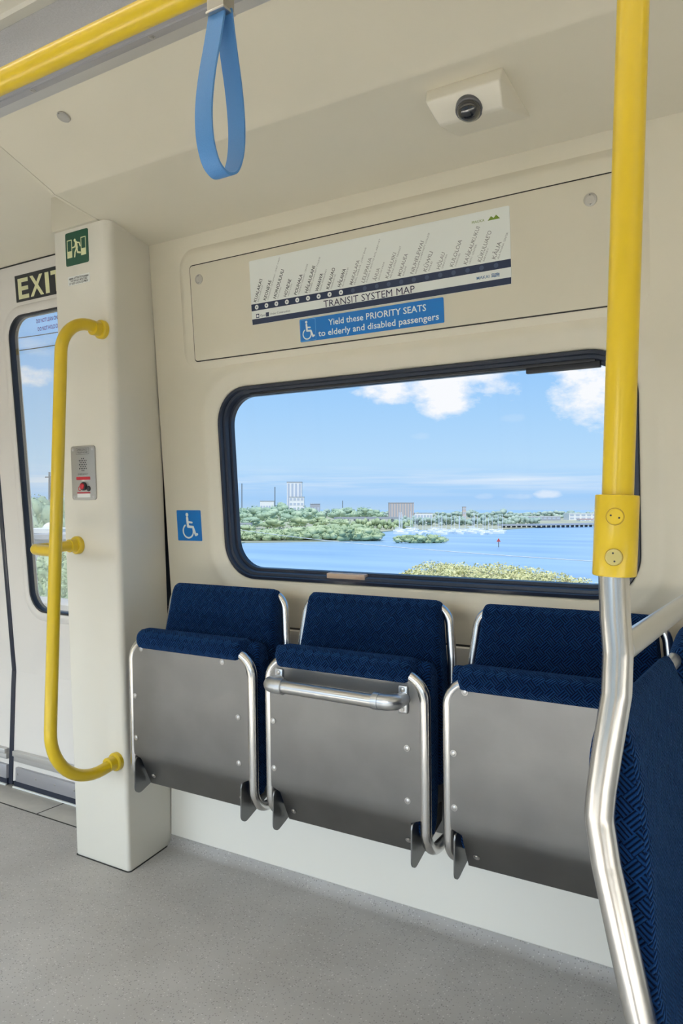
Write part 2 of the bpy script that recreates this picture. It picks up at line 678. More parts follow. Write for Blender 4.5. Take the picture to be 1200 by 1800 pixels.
YW, ZL, SLW = 1.905, 0.80, 0.0884
MW = frame((0, YW, ZL), (0, -SLW, 1))                 # leaning upper wall
MP = frame((0, 1.68, 0), (0, -.0418, 1))              # pillar face
MD = frame((0, 1.978, .464), (0, -.0906, 1))          # upper door leaf
MWz = 1 / math.sqrt(1 + SLW * SLW)


def wv(z):
    return (z - ZL) / MWz


def pv(z):
    return z * math.sqrt(1 + .0418 ** 2)


def dv(z):
    return (z - .464) * math.sqrt(1 + .0906 ** 2)


# ------------------------------------------------------------------ text
def add_text(bm, s, size, M, bold=0.0, align='CENTER', width=None, n=0.0, shear=0.0, spacing=1.0, res=2):
    cu = bpy.data.curves.new('t', 'FONT')
    cu.body = s
    cu.size = size
    cu.align_x = align
    cu.align_y = 'BOTTOM_BASELINE'
    cu.offset = bold * size
    cu.shear = shear
    cu.space_character = spacing
    cu.resolution_u = res
    ob = bpy.data.objects.new('t', cu)
    C.objects.link(ob)
    dg = bpy.context.evaluated_depsgraph_get()
    me = bpy.data.meshes.new_from_object(ob.evaluated_get(dg))
    xs = [v.co.x for v in me.vertices]
    sx = 1.0
    if width and xs:
        sx = width / (max(xs) - min(xs))
    vm = [bm.verts.new(M @ Vector((v.co.x * sx, v.co.y, n))) for v in me.vertices]
    for p in me.polygons:
        try:
            bm.faces.new([vm[i] for i in p.vertices])
        except ValueError:
            pass
    bpy.data.objects.remove(ob)
    bpy.data.curves.remove(cu)
    bpy.data.meshes.remove(me)


def T2(x, y, rot=0.0):
    return Matrix.Translation((x, y, 0)) @ Matrix.Rotation(rot, 4, 'Z')


def lettering(name, bm, m, parent, M, label=None):
    bm.keepn = True if False else None
    return obj(name, bm, m, parent, org=tuple(root_world(parent)), smooth=False, M=M, label=label)


def add_disc(bm, cx, cy, r, n, seg=20, ring=None):
    if ring is None:
        bm.faces.new([bm.verts.new((cx + r * math.cos(2 * PI * k / seg), cy + r * math.sin(2 * PI * k / seg), n)) for k in range(seg)])
    else:
        a = [bm.verts.new((cx + r * math.cos(2 * PI * k / seg), cy + r * math.sin(2 * PI * k / seg), n)) for k in range(seg)]
        b = [bm.verts.new((cx + ring * math.cos(2 * PI * k / seg), cy + ring * math.sin(2 * PI * k / seg), n)) for k in range(seg)]
        for k in range(seg):
            bm.faces.new((a[k], a[(k + 1) % seg], b[(k + 1) % seg], b[k]))


def add_poly(bm, pts, n):
    bm.faces.new([bm.verts.new((x, y, n)) for x, y in pts])


def add_stroke(bm, pts, w, n):
    """flat polyline stroke with round joints"""
    for (a, b) in zip(pts, pts[1:]):
        d = Vector((b[0] - a[0], b[1] - a[1]))
        if d.length < 1e-9:
            continue
        q = Vector((-d.y, d.x)).normalized() * w / 2
        add_poly(bm, [(a[0] + q.x, a[1] + q.y), (a[0] - q.x, a[1] - q.y), (b[0] - q.x, b[1] - q.y), (b[0] + q.x, b[1] + q.y)][::-1], n)
    for p in pts:
        add_disc(bm, p[0], p[1], w / 2, n + 1e-5, 12)


def wheelchair(bm, cx, cy, h, n):
    """access symbol: seated figure in a wheelchair, h = height"""
    k = h

    def P(x, y):
        return (cx + (x - .5) * k, cy + (y - .5) * k)
    add_disc(bm, *P(.40, .93), .075 * k, n, 20)
    add_stroke(bm, [P(.40, .80), P(.42, .50)], .115 * k, n)
    add_stroke(bm, [P(.41, .64), P(.64, .62)], .075 * k, n + 2e-5)
    add_stroke(bm, [P(.42, .46), P(.68, .44), P(.80, .13), P(.88, .16)], .10 * k, n + 4e-5)
    # wheel: open ring
    r0, r1 = .30 * k, .235 * k
    c = P(.42, .28)
    pts = []
    for i in range(29):
        a = math.radians(118 + i * (262) / 28)
        pts.append((math.cos(a), math.sin(a)))
    for a, b in zip(pts, pts[1:]):
        add_poly(bm, [(c[0] + a[0] * r1, c[1] + a[1] * r1), (c[0] + b[0] * r1, c[1] + b[1] * r1), (c[0] + b[0] * r0, c[1] + b[1] * r0), (c[0] + a[0] * r0, c[1] + a[1] * r0)][::-1], n)


def add_screw(bm, p, r=0.0065, h=0.003, d=(0, -1, 0)):
    """domed screw head with a washer and a socket, axis d"""
    d = Vector(d).normalized()
    p = Vector(p)
    add_tube(bm, [p, p + d * h * .35, p + d * h * .4, p + d * h * .75, p + d * h], [r, r, r * .74, r * .68, r * .45], 14)
    add_tube(bm, [p + d * h, p + d * (h + 1e-4)], [r * .30, r * .28], 6)


# ================================================================== SHELL
XL, XR = -5.2, 5.0
YO = -1.02           # opposite wall

# floor with a cove along the window wall
fl = [(YO, 0.0), (1.868, 0.0)] + [(1.868 + .037 * math.sin(a), .037 - .037 * math.cos(a)) for a in [PI / 2 * k / 8 for k in range(1, 8)]] + [(1.9045, .034), (1.9045, -.06), (YO, -.06)]
struct('floor', extrude_x(fl, -1.90, XR, True), M_FLOOR, ang=25)
fl2 = [(YO, 0.0), (1.822, 0.0), (1.822, -.06), (YO, -.06)]
struct('floor', extrude_x(fl2, XL, -1.90, True), M_FLOOR)
th = struct('trim_1', box(XL, -1.90, 1.824, 1.985, -.06, 0.0005, bev=.0015), M_THRESH)
bm = newbm()
for x in (-2.06, -2.46, -2.87, -3.3):
    add_box(bm, x - .0022, x + .0022, 1.826, 1.955, 0.0004, .0012)
add_box(bm, XL, -1.92, 1.8195, 1.8245, -.01, .0012)
obj('joint', bm, M_SEAM, th, org=tuple(th.location))

# lower wall panel and the leaning upper wall with the window opening
lw = [(YW, .03), (YW - .003, .034), (YW - .003, .760), (YW, .764), (YW + .04, .764), (YW + .04, .03)]
struct('wall_window_side_lower', extrude_x(lw, -1.855, XR, True), M_WALLLOW)
struct('trim_2', box(-1.856, XR, YW + .003, YW + .03, .762, .772), M_SEAM)

WX0, WX1, WZ0, WZ1, WR = -1.612, -.352, .910, 1.507, .112
V0, V1 = wv(.770), wv(1.9975)
x0, x1, v0, v1 = WX0, WX1, wv(WZ0), wv(WZ1)
rg = []
NC = 10
# reveal from behind the wall, out over the rolled lip, then flat to the wall borders
for off, n_ in ((0.0, -.055), (0.0, -.010), (.003, -.0055), (.009, -.003), (.026, .0), (.034, .0028), (.042, .0052), (.050, .006), (.058, .0052), (.070, .002), (.082, .0)):
    rg.append([(x, v, n_) for x, v in rrect(x0 - off, x1 + off, v0 - off, v1 + off, WR + off * .9, NC)])
rg.append([(x, v, 0.0) for x, v in rrect(-1.854, -.12, V0, V1, .001, NC)])
rg.append([(x, v, -.03) for x, v in rrect(-1.854, -.12, V0, V1, .001, NC)])
bm = add_rings(newbm(), rg, False)
struct('wall_window_side', bm, M_CREAM, M=MW, ang=40)
struct('wall_window_side_end', plate(-.118, XR, V0, V1, .001, -.03, 0), M_CREAM, M=MW)

# moulded surround of the map panel
px0, px1, pv0, pv1 = -1.727, -.322, wv(1.572), wv(1.9455)
rg = []
for i, n_ in ((0, -.002), (.0, .0005), (.006, .0035), (.013, .0075), (.020, .0098), (.030, .0108)):
    rg.append([(x, v, n_) for x, v in rrect(px0 + i, px1 - i, pv0 + i, pv1 - i, .062 - i * .6, 8)])
struct('trim_3', add_rings(newbm(), rg, True, True), M_CREAM, M=MW, ang=50)
mp0, mp1, mv0, mv1 = -1.672, -.365, wv(1.598), wv(1.889)
struct('trim_4', plate(mp0 - .0028, mp1 + .0028, mv0 - .0032, mv1 + .0032, .012, .009, .0114), M_SEAM, M=MW)
pan = struct('trim_5', plate(mp0, mp1, mv0, mv1, .010, .010, .0135, bev=.0012), M_PANEL, M=MW)
for i, (x, z) in enumerate(((-1.636, 1.845), (-.4455, 1.840))):
    bm = newbm()
    add_tube(bm, [(x, wv(z), .0130), (x, wv(z), .0150), (x, wv(z), .0160), (x, wv(z), .0162), (x, wv(z), .0150), (x, wv(z), .0150), (x, wv(z), .0156)],
             [.0150, .0150, .0135, .0095, .0085, .0048, .0040], 22)
    obj('bolt', bm, M_BOLT, pan, M=MW)

# window 1: gasket, glass, clip
gk = []
for off, n_ in ((0.0005, -.050), (.0005, -.008), (.002, -.0045), (.010, -.004), (.0115, -.007), (.0125, -.016), (.020, -.017), (.0215, -.020), (.0235, -.034), (.031, -.0345)):
    gk.append([(x, v, n_) for x, v in rrect(x0 + off, x1 - off, v0 + off, v1 - off, WR - off * .75, NC)])
gk.append([(x, v, -.050) for x, v in rrect(x0 + .032, x1 - .032, v0 + .032, v1 - .032, WR - .024, NC)])
bm = newbm()
add_rings(bm, gk, False)
win = struct('window_1', bm, M_NAVYRUB, M=MW, ang=30)
gl = plate(x0 + .012, x1 - .012, v0 + .012, v1 - .012, WR - .01, -.046, -.042, n=NC)
# one single pane surface (thin glass)
for f in list(gl.faces):
    if len(f.verts) == 4 or f.calc_center_median().z < -.045:
        gl.faces.remove(f)
obj('glass', gl, M_GLASS, win, M=MW, smooth=False)
bm = newbm()
add_box(bm, -1.236, -1.105, v0 + .014, v0 + .0300, -.040, -.0150, bev=.003)
obj('clip', bm, M_TAN, win, M=MW, label='tan plastic clip')
bm = newbm()
for xx in (-.93, -.72):
    add_box(bm, xx - .012, xx + .012, v0 + .013, v0 + .023, -.034, -.027, bev=.003)
obj('drain_cap', bm, M_BLACK, win, M=MW)
# hopper rail across the window head
bm = newbm()
add_box(bm, -1.49, -.45, v1 - .029, v1 - .019, -.036, -.020, bev=.002)
add_box(bm, -.62, -.44, v1 - .043, v1 - .027, -.040, -.024, bev=.002)
obj('head_rail', bm, M_BLACK, win, M=MW)

# cove panel over the seats (soffit, crease, slope), ends short at both sides
cove = [(1.803, 1.9865), (1.70, 1.9955), (1.573, 2.0095), (1.50, 2.0205), (1.450, 2.0285), (1.443, 2.0283), (1.437, 2.0297), (1.431, 2.0337), (1.424, 2.0375), (1.345, 2.0680), (1.26, 2.1005), (1.202, 2.1225)]
cv = struct('ceiling_cove', solid_sheet(cove, -1.855, -.172, .022, up=False), M_CREAM, ang=50)
struct('ceiling_cove', solid_sheet(cove, -.164, XR, .022, up=False), M_CREAM, ang=60)
bm = newbm()
nrm = Vector((0, -.34, -.94)).normalized()
p = Vector((-1.5869, 1.2574, 2.1005))
add_tube(bm, [p, p + nrm * .003, p + nrm * .004, p + nrm * .004, p + nrm * .0028, p + nrm * .0034], [.0165, .0165, .014, .008, .006, .003], 22)
obj('bolt', bm, M_BOLT, cv, org=tuple(cv.location))
# seam between cove and wall
struct('trim_6', box(-1.855, XR, 1.800, 1.83, 1.991, 2.004), M_SEAM)

# cove above the door, filler above the pillar
dcove = [(1.836, 2.058), (1.70, 2.085), (1.56, 2.122), (1.47, 2.152), (1.432, 2.168), (1.40, 2.180), (1.26, 2.228), (1.202, 2.247)]
struct('ceiling_cove', solid_sheet(dcove, XL, -2.0, .022, up=False), M_CREAM, ang=60)
bm = newbm()
add_prism(bm, [(1.588, 2.0055), (1.588, 2.125), (1.86, 2.10), (1.86, 2.0055)], -2.066, -1.857)
bmesh.ops.transform(bm, matrix=Matrix(((0, 0, 1, 0), (1, 0, 0, 0), (0, 1, 0, 0), (0, 0, 0, 1))), verts=bm.verts)
struct('trim_7', bm, M_CREAM)
# end closure of the lower cove panel towards the door bay
cl = [(1.81, 1.99)] + cove[1:] + [(1.20, 2.30), (1.81, 2.30)]
bm = extrude_x(cl, -1.868, -1.857, True)
struct('trim_8', bm, M_CREAM, smooth=False)

# rail along the cove edge, textured strip, ceiling
rail = [(1.203, 2.1215), (1.200, 2.1180), (1.172, 2.1190), (1.170, 2.1250), (1.203, 2.135)]
tr9 = struct('trim_9', extrude_x(rail, XL, XR, True), M_ALU, ang=20)
rail2 = [(1.1695, 2.1165), (1.150, 2.1150), (1.149, 2.1185), (1.128, 2.1200), (1.125, 2.1240), (1.120, 2.1240), (1.120, 2.140), (1.1695, 2.140)]
tr10 = struct('trim_10', extrude_x(rail2, XL, XR, True), M_ALUD, ang=20)
for x in (-1.1849, -1.5737, -.80, -1.96, -2.35, -.40, 0):
    bm = newbm()
    add_screw(bm, (x, 1.1595, 2.1160), .0072, .0035, (0, 0, -1))
    obj('screw', bm, M_SCREW, tr10, org=tuple(tr10.location))
struct('ceiling_panel', box(XL, XR, .992, 1.119, 2.127, 2.150, bev=.002), M_TEX)
struct('trim_11', extrude_x([(.991, 2.127), (.991, 2.16), (.960, 2.16), (.950, 2.118), (.957, 2.114), (.966, 2.118)], XL, XR, True), M_CEIL, ang=20)
struct('ceiling', box(XL, XR, -.07, .958, 2.150, 2.185), M_CEIL)
# mirror side of the ceiling and the opposite wall (behind the camera)
mc = [(-.07, 2.15), (-.31, 2.12), (-.54, 2.035), (-.92, 1.99)]
struct('ceiling_cove', solid_sheet(mc, XL, XR, .03, up=False), M_CREAM)
struct('wall_opposite', box(XL, XR, YO - .05, YO, -.06, .15), M_WALLLOW)
struct('wall_opposite', box(XL, XR, YO - .05, YO + .10, 1.62, 2.02), M_CREAM)
ow = [(-5.0, -3.4), (-3.2, -1.75), (-1.6, -.15), (.3, 1.2), (1.4, 2.6), (2.8, 3.8), (4.0, 4.9)]  # unseen glazing, made tall and nearly continuous to let in more light
edges = [XL] + [e for w in ow for e in w] + [XR]
for a, b in zip(edges[0::2], edges[1::2]):
    struct('wall_opposite', box(a, b, YO - .05, YO + .02, .15, 1.62), M_CREAM)
for i, (a, b) in enumerate(ow):
    bm = newbm()
    for q in ((a, b, .15, .18), (a, b, 1.59, 1.62), (a, a + .03, .18, 1.59), (b - .03, b, .18, 1.59)):
        add_box(bm, q[0], q[1], YO - .04, YO - .005, q[2], q[3])
    w = struct('window_%d' % (i + 3), bm, M_NAVYRUB)
    g = newbm()
    g.faces.new([g.verts.new(v) for v in ((a + .03, YO - .02, .18), (b - .03, YO - .02, .18), (b - .03, YO - .02, 1.59), (a + .03, YO - .02, 1.59))])
    obj('glass', g, M_GLASS, w, org=tuple(w.location), smooth=False)
    ld = bpy.data.lights.new('added_sky_fill', 'AREA')  # added fill lamp imitating sky light from the unseen side
    ld.shape = 'RECTANGLE'
    ld.size = b - a - .08
    ld.size_y = .75
    ld.energy = DAY_FILL_W * (b - a)
    ld.color = DAY_FILL_COL
    ld.spread = math.radians(90)
    lo = bpy.data.objects.new('added_sky_fill', ld)
    C.objects.link(lo)
    lo.location = ((a + b) / 2, YO - .12, 1.22)
    lo.rotation_euler = (math.radians(90 - 42), 0, 0)
    ld = bpy.data.lights.new('added_sun_fill', 'AREA')  # added narrow lamp, its floor patch bounces light up to the cove
    ld.shape = 'RECTANGLE'
    ld.size = b - a - .1
    ld.size_y = .6
    ld.energy = BEAM_FILL_W * (b - a)
    ld.color = (1.0, .95, .85)
    ld.spread = math.radians(16)
    lo = bpy.data.objects.new('added_sun_fill', ld)
    C.objects.link(lo)
    lo.location = ((a + b) / 2, -1.85, 2.2)
    lo.rotation_euler = (math.atan2(1.35, 2.2), 0, 0)
struct('wall_left', box(XL - .05, XL, YO, 1.98, -.06, 2.3), M_CREAM)
struct('wall_right', box(XR, XR + .05, YO, 1.98, -.06, 2.3), M_CREAM)
struct('roof', box(XL - .05, XR + .05, YO - .06, 2.02, 2.36, 2.40), M_CEIL)

# ceiling lamps (centre of the car)
for i, y in enumerate((.70, .14)):
    t = thing('ceiling_light', ('long strip lamp in the ceiling on the window side' if i == 0 else 'long strip lamp in the ceiling on the far side'), 'ceiling light', (-.9, y, 2.15))
    obj('lamp_housing', box(-3.9, 2.1, y - .065, y + .065, 2.140, 2.1505, bev=.003), M_ALU, t, org=(-.9, y, 2.15))
    obj('diffuser', box(-3.88, 2.08, y - .05, y + .05, 2.134, 2.1405, bev=.002), M_LAMP, t, org=(-.9, y, 2.15))
    for k, xx in enumerate((-2.9, -.9, 1.1)):
        ld = bpy.data.lights.new('strip', 'AREA')
        ld.shape = 'RECTANGLE'
        ld.size = 1.9
        ld.size_y = .09
        ld.energy = LAMP_W
        ld.color = LAMP_COL
        lo = bpy.data.objects.new('strip_light', ld)
        C.objects.link(lo)
        lo.parent = t
        lo.location = (xx + .9, 0, -.0205)

# ------------------------------------------------------------------ pillar
sec0 = [(-2.062, 1.68), (-1.816, 1.68), (-1.8615, 1.93), (-2.062, 1.955)]
sec1 = [(-2.066, 1.5961), (-1.8145, 1.5961), (-1.8615, 1.838), (-2.066, 1.86)]


def sec_round(sec, rr, n=8):
    pts = [Vector((x, y, 0)) for x, y in sec]
    cyc = [pts[-1]] + pts + [pts[0]]
    out = []
    for i in range(1, 5):
        f = fillet([cyc[i - 1], cyc[i], cyc[i + 1]], [0, rr[i - 1], 0], n)
        out += f[1:-1]
    return out


bm = newbm()
rows = []
for z, ins in ((0.0, .004), (.002, .0012), (.006, 0.0), (.40, 0), (.8, 0), (1.2, 0), (1.6, 0), (2.004, 0.0)):
    f = z / 2.01
    s = [(a[0] + (b[0] - a[0]) * f, a[1] + (b[1] - a[1]) * f) for a, b in zip(sec0, sec1)]
    cxm = sum(q[0] for q in s) / 4
    cym = sum(q[1] for q in s) / 4
    s = [(q[0] + (cxm - q[0]) * ins / .12, q[1] + (cym - q[1]) * ins / .13) for q in s]
    rr = .010 + .016 * f
    rows.append([Vector((p.x, p.y, z)) for p in sec_round(s, [.008, rr, .010, .004])])
add_rings(bm, rows, True, True)
pil = struct('wall_pillar', bm, M_PILLAR, ang=30)
struct('trim_12', box(-1.90, -1.8545, 1.9055, 1.925, .0, .80), M_BLACK)
bm = newbm()
add_box(bm, -1.900, -1.8535, -.05, 1.18, -.034, -.012)
bmesh.ops.transform(bm, matrix=frame((0, YW, ZL), (0, -SLW, 1)), verts=bm.verts)
struct('trim_13', bm, M_BLACK)
# base joint gasket of the pillar
bm = newbm()
s = [(q[0] + (.003 if q[0] > -1.9 else -.001), q[1] + (-.003 if q[1] < 1.8 else 0)) for q in sec0]
add_prism(bm, [(p.x, p.y) for p in sec_round(s, [.008, .012, .03, .004])], .0002, .0022)
struct('trim_14', bm, M_SEAM)

# ------------------------------------------------------------------ doors
SEAMX = -2.808


def door_leaf(name, xa, xb, wxa, wxb, left):
    """leaf with a kinked profile and a window in its leaning upper part"""
    bm = newbm()
    lo, hi = dv(.464), dv(2.075)
    wz0, wz1 = dv(.688), dv(1.905)
    rgs = []
    for off, n_ in ((0, -.04), (0, .0035), (.003, .0065), (.012, .0075), (.026, .0070), (.032, .004), (.034, 0.0)):
        rgs.append([(x, v, n_) for x, v in rrect(wxa + .034 - off, wxb - .034 + off, wz0 + .034 - off, wz1 - .034 + off, .085 + off * .8, 8)])
    rgs.append([(x, v, 0) for x, v in rrect(xa, xb, lo, hi, .001, 8)])
    rgs.append([(x, v, -.04) for x, v in rrect(xa, xb, lo, hi, .001, 8)])
    add_rings(bm, rgs, False)
    bmesh.ops.transform(bm, matrix=MD, verts=bm.verts)
    # lower skirt: from the kink down to the sill
    pr = [(1.978, .466), (1.9745, .40), (1.962, .02), (2.00, .02), (2.018, .466)]
    b2 = extrude_x(pr, xa, xb, True)
    tmp = bpy.data.meshes.new('tmp')
    b2.to_mesh(tmp)
    b2.free()
    bm.from_mesh(tmp)
    bpy.data.meshes.remove(tmp)
    d = struct(name, bm, M_DOOR, ang=30)
    g = []
    for off, n_ in ((0.0, -.03), (0.0, .0030), (.003, .0045), (.007, .0035), (.0085, -.002), (.0088, -.03)):
        g.append([(x, v, n_) for x, v in rrect(wxa + .034 + off, wxb - .034 - off, wz0 + .034 + off, wz1 - .034 - off, .085 - off * .6, 8)])
    obj('window_gasket', add_rings(newbm(), g, False), M_BLACK, d, M=MD)
    q = newbm()
    q.faces.new([q.verts.new((x, v, -.008)) for x, v in rrect(wxa + .040, wxb - .040, wz0 + .04, wz1 - .04, .08, 8)])
    obj('window_glass', q, M_GLASS, d, M=MD, smooth=False)
    # kick rail and kick plate
    b = newbm()
    add_box(b, xa + .02, xb - .005, 1.943, 1.9655, .128, .150, bev=.003)
    add_box(b, xa + .02, xb - .005, 1.950, 1.966, .106, .130, bev=.002)
    obj('kick_rail', b, M_ALU, d)
    obj('kick_plate', box(xa + .03, xb - .005, 1.9505, 1.966, .026, .083, bev=.003), M_ALUD, d)
    b = newbm()
    for xx in [xa + .045 + k * .115 for k in range(7)]:
        if xx < xb - .02:
            add_screw(b, (xx, 1.9505, .058), .005, .002)
    obj('screw', b, M_SCREW, d)
    obj('sill_seal', box(xa + .02, xb - .002, 1.9525, 1.990, .002, .026), M_NAVYRUB, d)
    obj('sill_strip', box(xa + .02, xb - .002, 1.944, 1.9525, .0006, .0065, bev=.001), M_WHITE, d)
    return d


d1 = door_leaf('door_1', SEAMX + .012, -1.95, -2.700, -2.06, False)
d2 = door_leaf('door_2', -3.66, SEAMX - .012, -3.56, -2.92, True)
# rubber nose between the leaves
bm = newbm()
add_box(bm, SEAMX - .0125, SEAMX + .0125, dv(.464), dv(2.07), -.03, .004, bev=.003)
bmesh.ops.transform(bm, matrix=MD, verts=bm.verts)
pr = [(1.9745, .468), (1.971, .40), (1.958, .0065), (1.99, .0065), (2.01, .468)]
b2 = extrude_x(pr, SEAMX - .0125, SEAMX + .0125, True)
tmp = bpy.data.meshes.new('tmp')
b2.to_mesh(tmp)
b2.free()
bm.from_mesh(tmp)
struct('trim_15', bm, M_NAVYRUB)
struct('trim_16', box(XL, -1.95, 1.829, 1.838, 2.0555, 2.0585), M_SEAM)
struct('wall_door_end', box(XL, -3.66, 1.90, 1.95, -.06, 2.08), M_DOOR)

# warning lettering on the door glass
bm = newbm()
add_text(bm, 'DO NOT LEAN ON DOORS', .0205, T2(-2.507, dv(1.830), 0), bold=.01, align='LEFT', width=.176, n=-.0062)
add_text(bm, 'DO NOT HOLD DOORS', .0205, T2(-2.501, dv(1.800), 0), bold=.01, align='LEFT', width=.152, n=-.0062)
obj('warning_lettering', bm, M_PLUM, d1, M=MD, smooth=False, label='small purple warning lettering on the door glass')

# ================================================================== SIGNS
# transit system map
def map_root():
    return thing('transit_map', 'long white transit system map strip with navy lines on panel above window', 'map', tuple(MW @ Vector((-1.044, wv(1.685), .0136))))


t = map_root()
o3 = tuple(t.location)
mx0, mx1, mz0, mz1 = -1.4365, -.6365, wv(1.680), wv(1.866)
obj('sheet', plate(mx0, mx1, mz0, mz1, .004, .0134, .0146, n=3), M_MAPBG, t, org=o3, M=MW, smooth=False)
W, Hh = mx1 - mx0, mz1 - mz0
bm = newbm()
nn = .01480
ln0, ln1 = wv(1.7205) - .011, wv(1.740) - .011
add_poly(bm, [(mx0, ln0 + .011), (mx1, ln0 + .011), (mx1, ln1 + .011), (mx0, ln1 + .011)], nn)
add_poly(bm, [(mx0 + .001, mz0 + .0005), (mx1 - .001, mz0 + .0005), (mx1 - .0003, mz0 + .0165), (mx0 + .0003, mz0 + .0165)], nn)
obj('route_bands', bm, M_NAVY, t, org=o3, M=MW, smooth=False)
lc = (ln0 + ln1) / 2 + .011
names = ["KUALAKA'I", "KEONE'AE", "HONOULIULI", "HO'AE'AE", "POUHALA", "HĀLAULANI", "WAIAWA", "KALAUAO", "HĀLAWA",
         "MAKALAPA", "LELEPAUA", "ĀHUA", "KAHAUIKI", "MOKAUEA", "NIUHELEWAI", "KŪWILI", "HŌLAU", "KULOLOIA", "KA'ĀKAUKUKUI", "KŪKULUAE'O", "KĀLIA"]
subs = ["EAST KAPOLEI", "UNIVERSITY OF HAWAI'I - WEST O'AHU", "HO'OPILI", "WEST LOCH", "WAIPAHU TRANSIT CENTER", "LEEWARD COMMUNITY COLLEGE",
        "PEARL HIGHLANDS", "PEARLRIDGE", "ALOHA STADIUM", "PEARL HARBOR - JOINT BASE", "DANIEL K. INOUYE INTL AIRPORT", "LAGOON DRIVE", "MIDDLE STREET TRANSIT",
        "KALIHI", "KAPALAMA COMMUNITY COLLEGE", "IWILEI", "CHINATOWN", "DOWNTOWN", "CIVIC CENTER", "KAKA'AKO", "ALA MOANA CENTER"]
bo, bg_, bw, bl, bd = newbm(), newbm(), newbm(), newbm(), newbm()
xs = [-1.4166, -1.3805, -1.3442, -1.3067, -1.2699, -1.2329, -1.1966, -1.1601, -1.1227, -1.0844, -1.0469, -1.0094, -.9732, -.9357, -.8988, -.8613, -.8238, -.7871, -.7492, -.7121, -.6744]
ROT = math.radians(66)
for i, (a, b) in enumerate(zip(names, subs)):
    x = xs[i]
    op = i < 9
    add_disc(bw if op else bd, x, lc, .0068 if op else .0060, nn + .0002, 18)
    if op:
        add_disc(bl, x, lc, .0022, nn + .0003, 10)
    tgt = bo if op else bg_
    add_text(tgt, a, .0150, T2(x - .0015, lc + .0135, ROT), bold=.012 if op else .004, align='LEFT', n=nn, width=len(a.replace("'", '')) * .0084)
    add_text(bg_, b, .0066, T2(x + .0075, lc + .0140, ROT), align='LEFT', n=nn, width=min(len(b) * .0040, .125), res=1)
obj('station_names', bo, M_INK, t, org=o3, M=MW, smooth=False)
obj('planned_station_names', bg_, M_GREYINK, t, org=o3, M=MW, smooth=False)
obj('open_station_dots', bw, M_WHITE, t, org=o3, M=MW, smooth=False)
obj('dot_centres', bl, M_DOTGREY, t, org=o3, M=MW, smooth=False)
obj('planned_station_dots', bd, M_DOTGREY, t, org=o3, M=MW, smooth=False)
bm = newbm()
add_text(bm, 'TRANSIT SYSTEM MAP', .0270, T2(-1.0395, wv(1.6975)), width=.284, n=nn + .0002)
obj('title', bm, M_PURPLE, t, org=o3, M=MW, smooth=False)
bm = newbm()
add_box(bm, mx0 + .016, mx0 + .0275, mz0 + .0185, mz0 + .0305, nn - .0001, nn + .0001)
add_box(bm, mx0 + .052, mx0 + .0635, mz0 + .0185, mz0 + .0305, nn - .0001, nn + .0001)
add_text(bm, 'Open', .009, T2(mx0 + .031, mz0 + .0215), align='LEFT', n=nn)
add_text(bm, 'Under Construction', .009, T2(mx0 + .067, mz0 + .0215), align='LEFT', n=nn, width=.072)
obj('legend', bm, M_NAVY, t, org=o3, M=MW, smooth=False)
bm = newbm()
add_disc(bm, mx0 + .02175, mz0 + .0245, .004, nn + .0003, 14)
obj('legend_dot', bm, M_WHITE, t, org=o3, M=MW, smooth=False)
bm = newbm()
add_text(bm, 'MAUKA', .0095, T2(mx1 - .098, mz1 - .026), align='LEFT', n=nn, width=.033)
add_poly(bm, [(mx1 - .056, mz1 - .026), (mx1 - .036, mz1 - .026), (mx1 - .047, mz1 - .0165)], nn)
add_poly(bm, [(mx1 - .044, mz1 - .026), (mx1 - .024, mz1 - .026), (mx1 - .034, mz1 - .0155)], nn + .0001)
obj('mauka_mark', bm, M_MAUKA, t, org=o3, M=MW, smooth=False)
bm = newbm()
add_text(bm, 'MAKAI', .0105, T2(mx1 - .090, mz0 + .0235), align='LEFT', bold=.01, n=nn, width=.033)
for k in range(3):
    add_stroke(bm, [(mx1 - .050 + .0028 * j, mz0 + .0245 + k * .0032 + .0007 * math.sin(j * 1.6)) for j in range(8)], .0019, nn)
obj('makai_mark', bm, M_MAKAI, t, org=o3, M=MW, smooth=False)

# priority seat sign
t = thing('priority_sign', 'blue sign with white lettering asking to yield priority seats, below the map', 'sign', tuple(MW @ Vector((-1.05, wv(1.615), .0136))))
o3 = tuple(t.location)
sx0, sx1, sz0, sz1 = -1.266, -.8175, wv(1.6105), wv(1.6745)
obj('sheet', plate(sx0, sx1, sz0, sz1, .003, .0136, .0150, n=3), M_BLUE, t, org=o3, M=MW, smooth=False)
bm = newbm()
nn = .0152
add_text(bm, 'Yield these PRIORITY SEATS', .0242, T2(-1.017, sz0 + .0365), bold=.012, width=.302, n=nn)
add_text(bm, 'to elderly and disabled passengers', .0242, T2(-1.017, sz0 + .0095), bold=.012, width=.372, n=nn)
obj('lettering', bm, M_WHITE, t, org=o3, M=MW, smooth=False)
bm = newbm()
wheelchair(bm, sx0 + .0285, (sz0 + sz1) / 2, .052, nn)
obj('wheelchair_symbol', bm, M_WHITE, t, org=o3, M=MW, smooth=False)
bm = newbm()
bw_ = .0009
for (a, b, c, d) in ((sx0 + .0015, sx0 + .0545, sz0 + .002, sz1 - .002),):
    add_poly(bm, [(a, c), (b, c), (b, c + bw_), (a, c + bw_)], nn)
    add_poly(bm, [(a, d - bw_), (b, d - bw_), (b, d), (a, d)], nn)
    add_poly(bm, [(a, c), (a + bw_, c), (a + bw_, d), (a, d)], nn)
    add_poly(bm, [(b - bw_, c), (b, c), (b, d), (b - bw_, d)], nn)
obj('border', bm, mat('pale_blue_ink', srgb(120, 180, 225), .4), t, org=o3, M=MW, smooth=False)

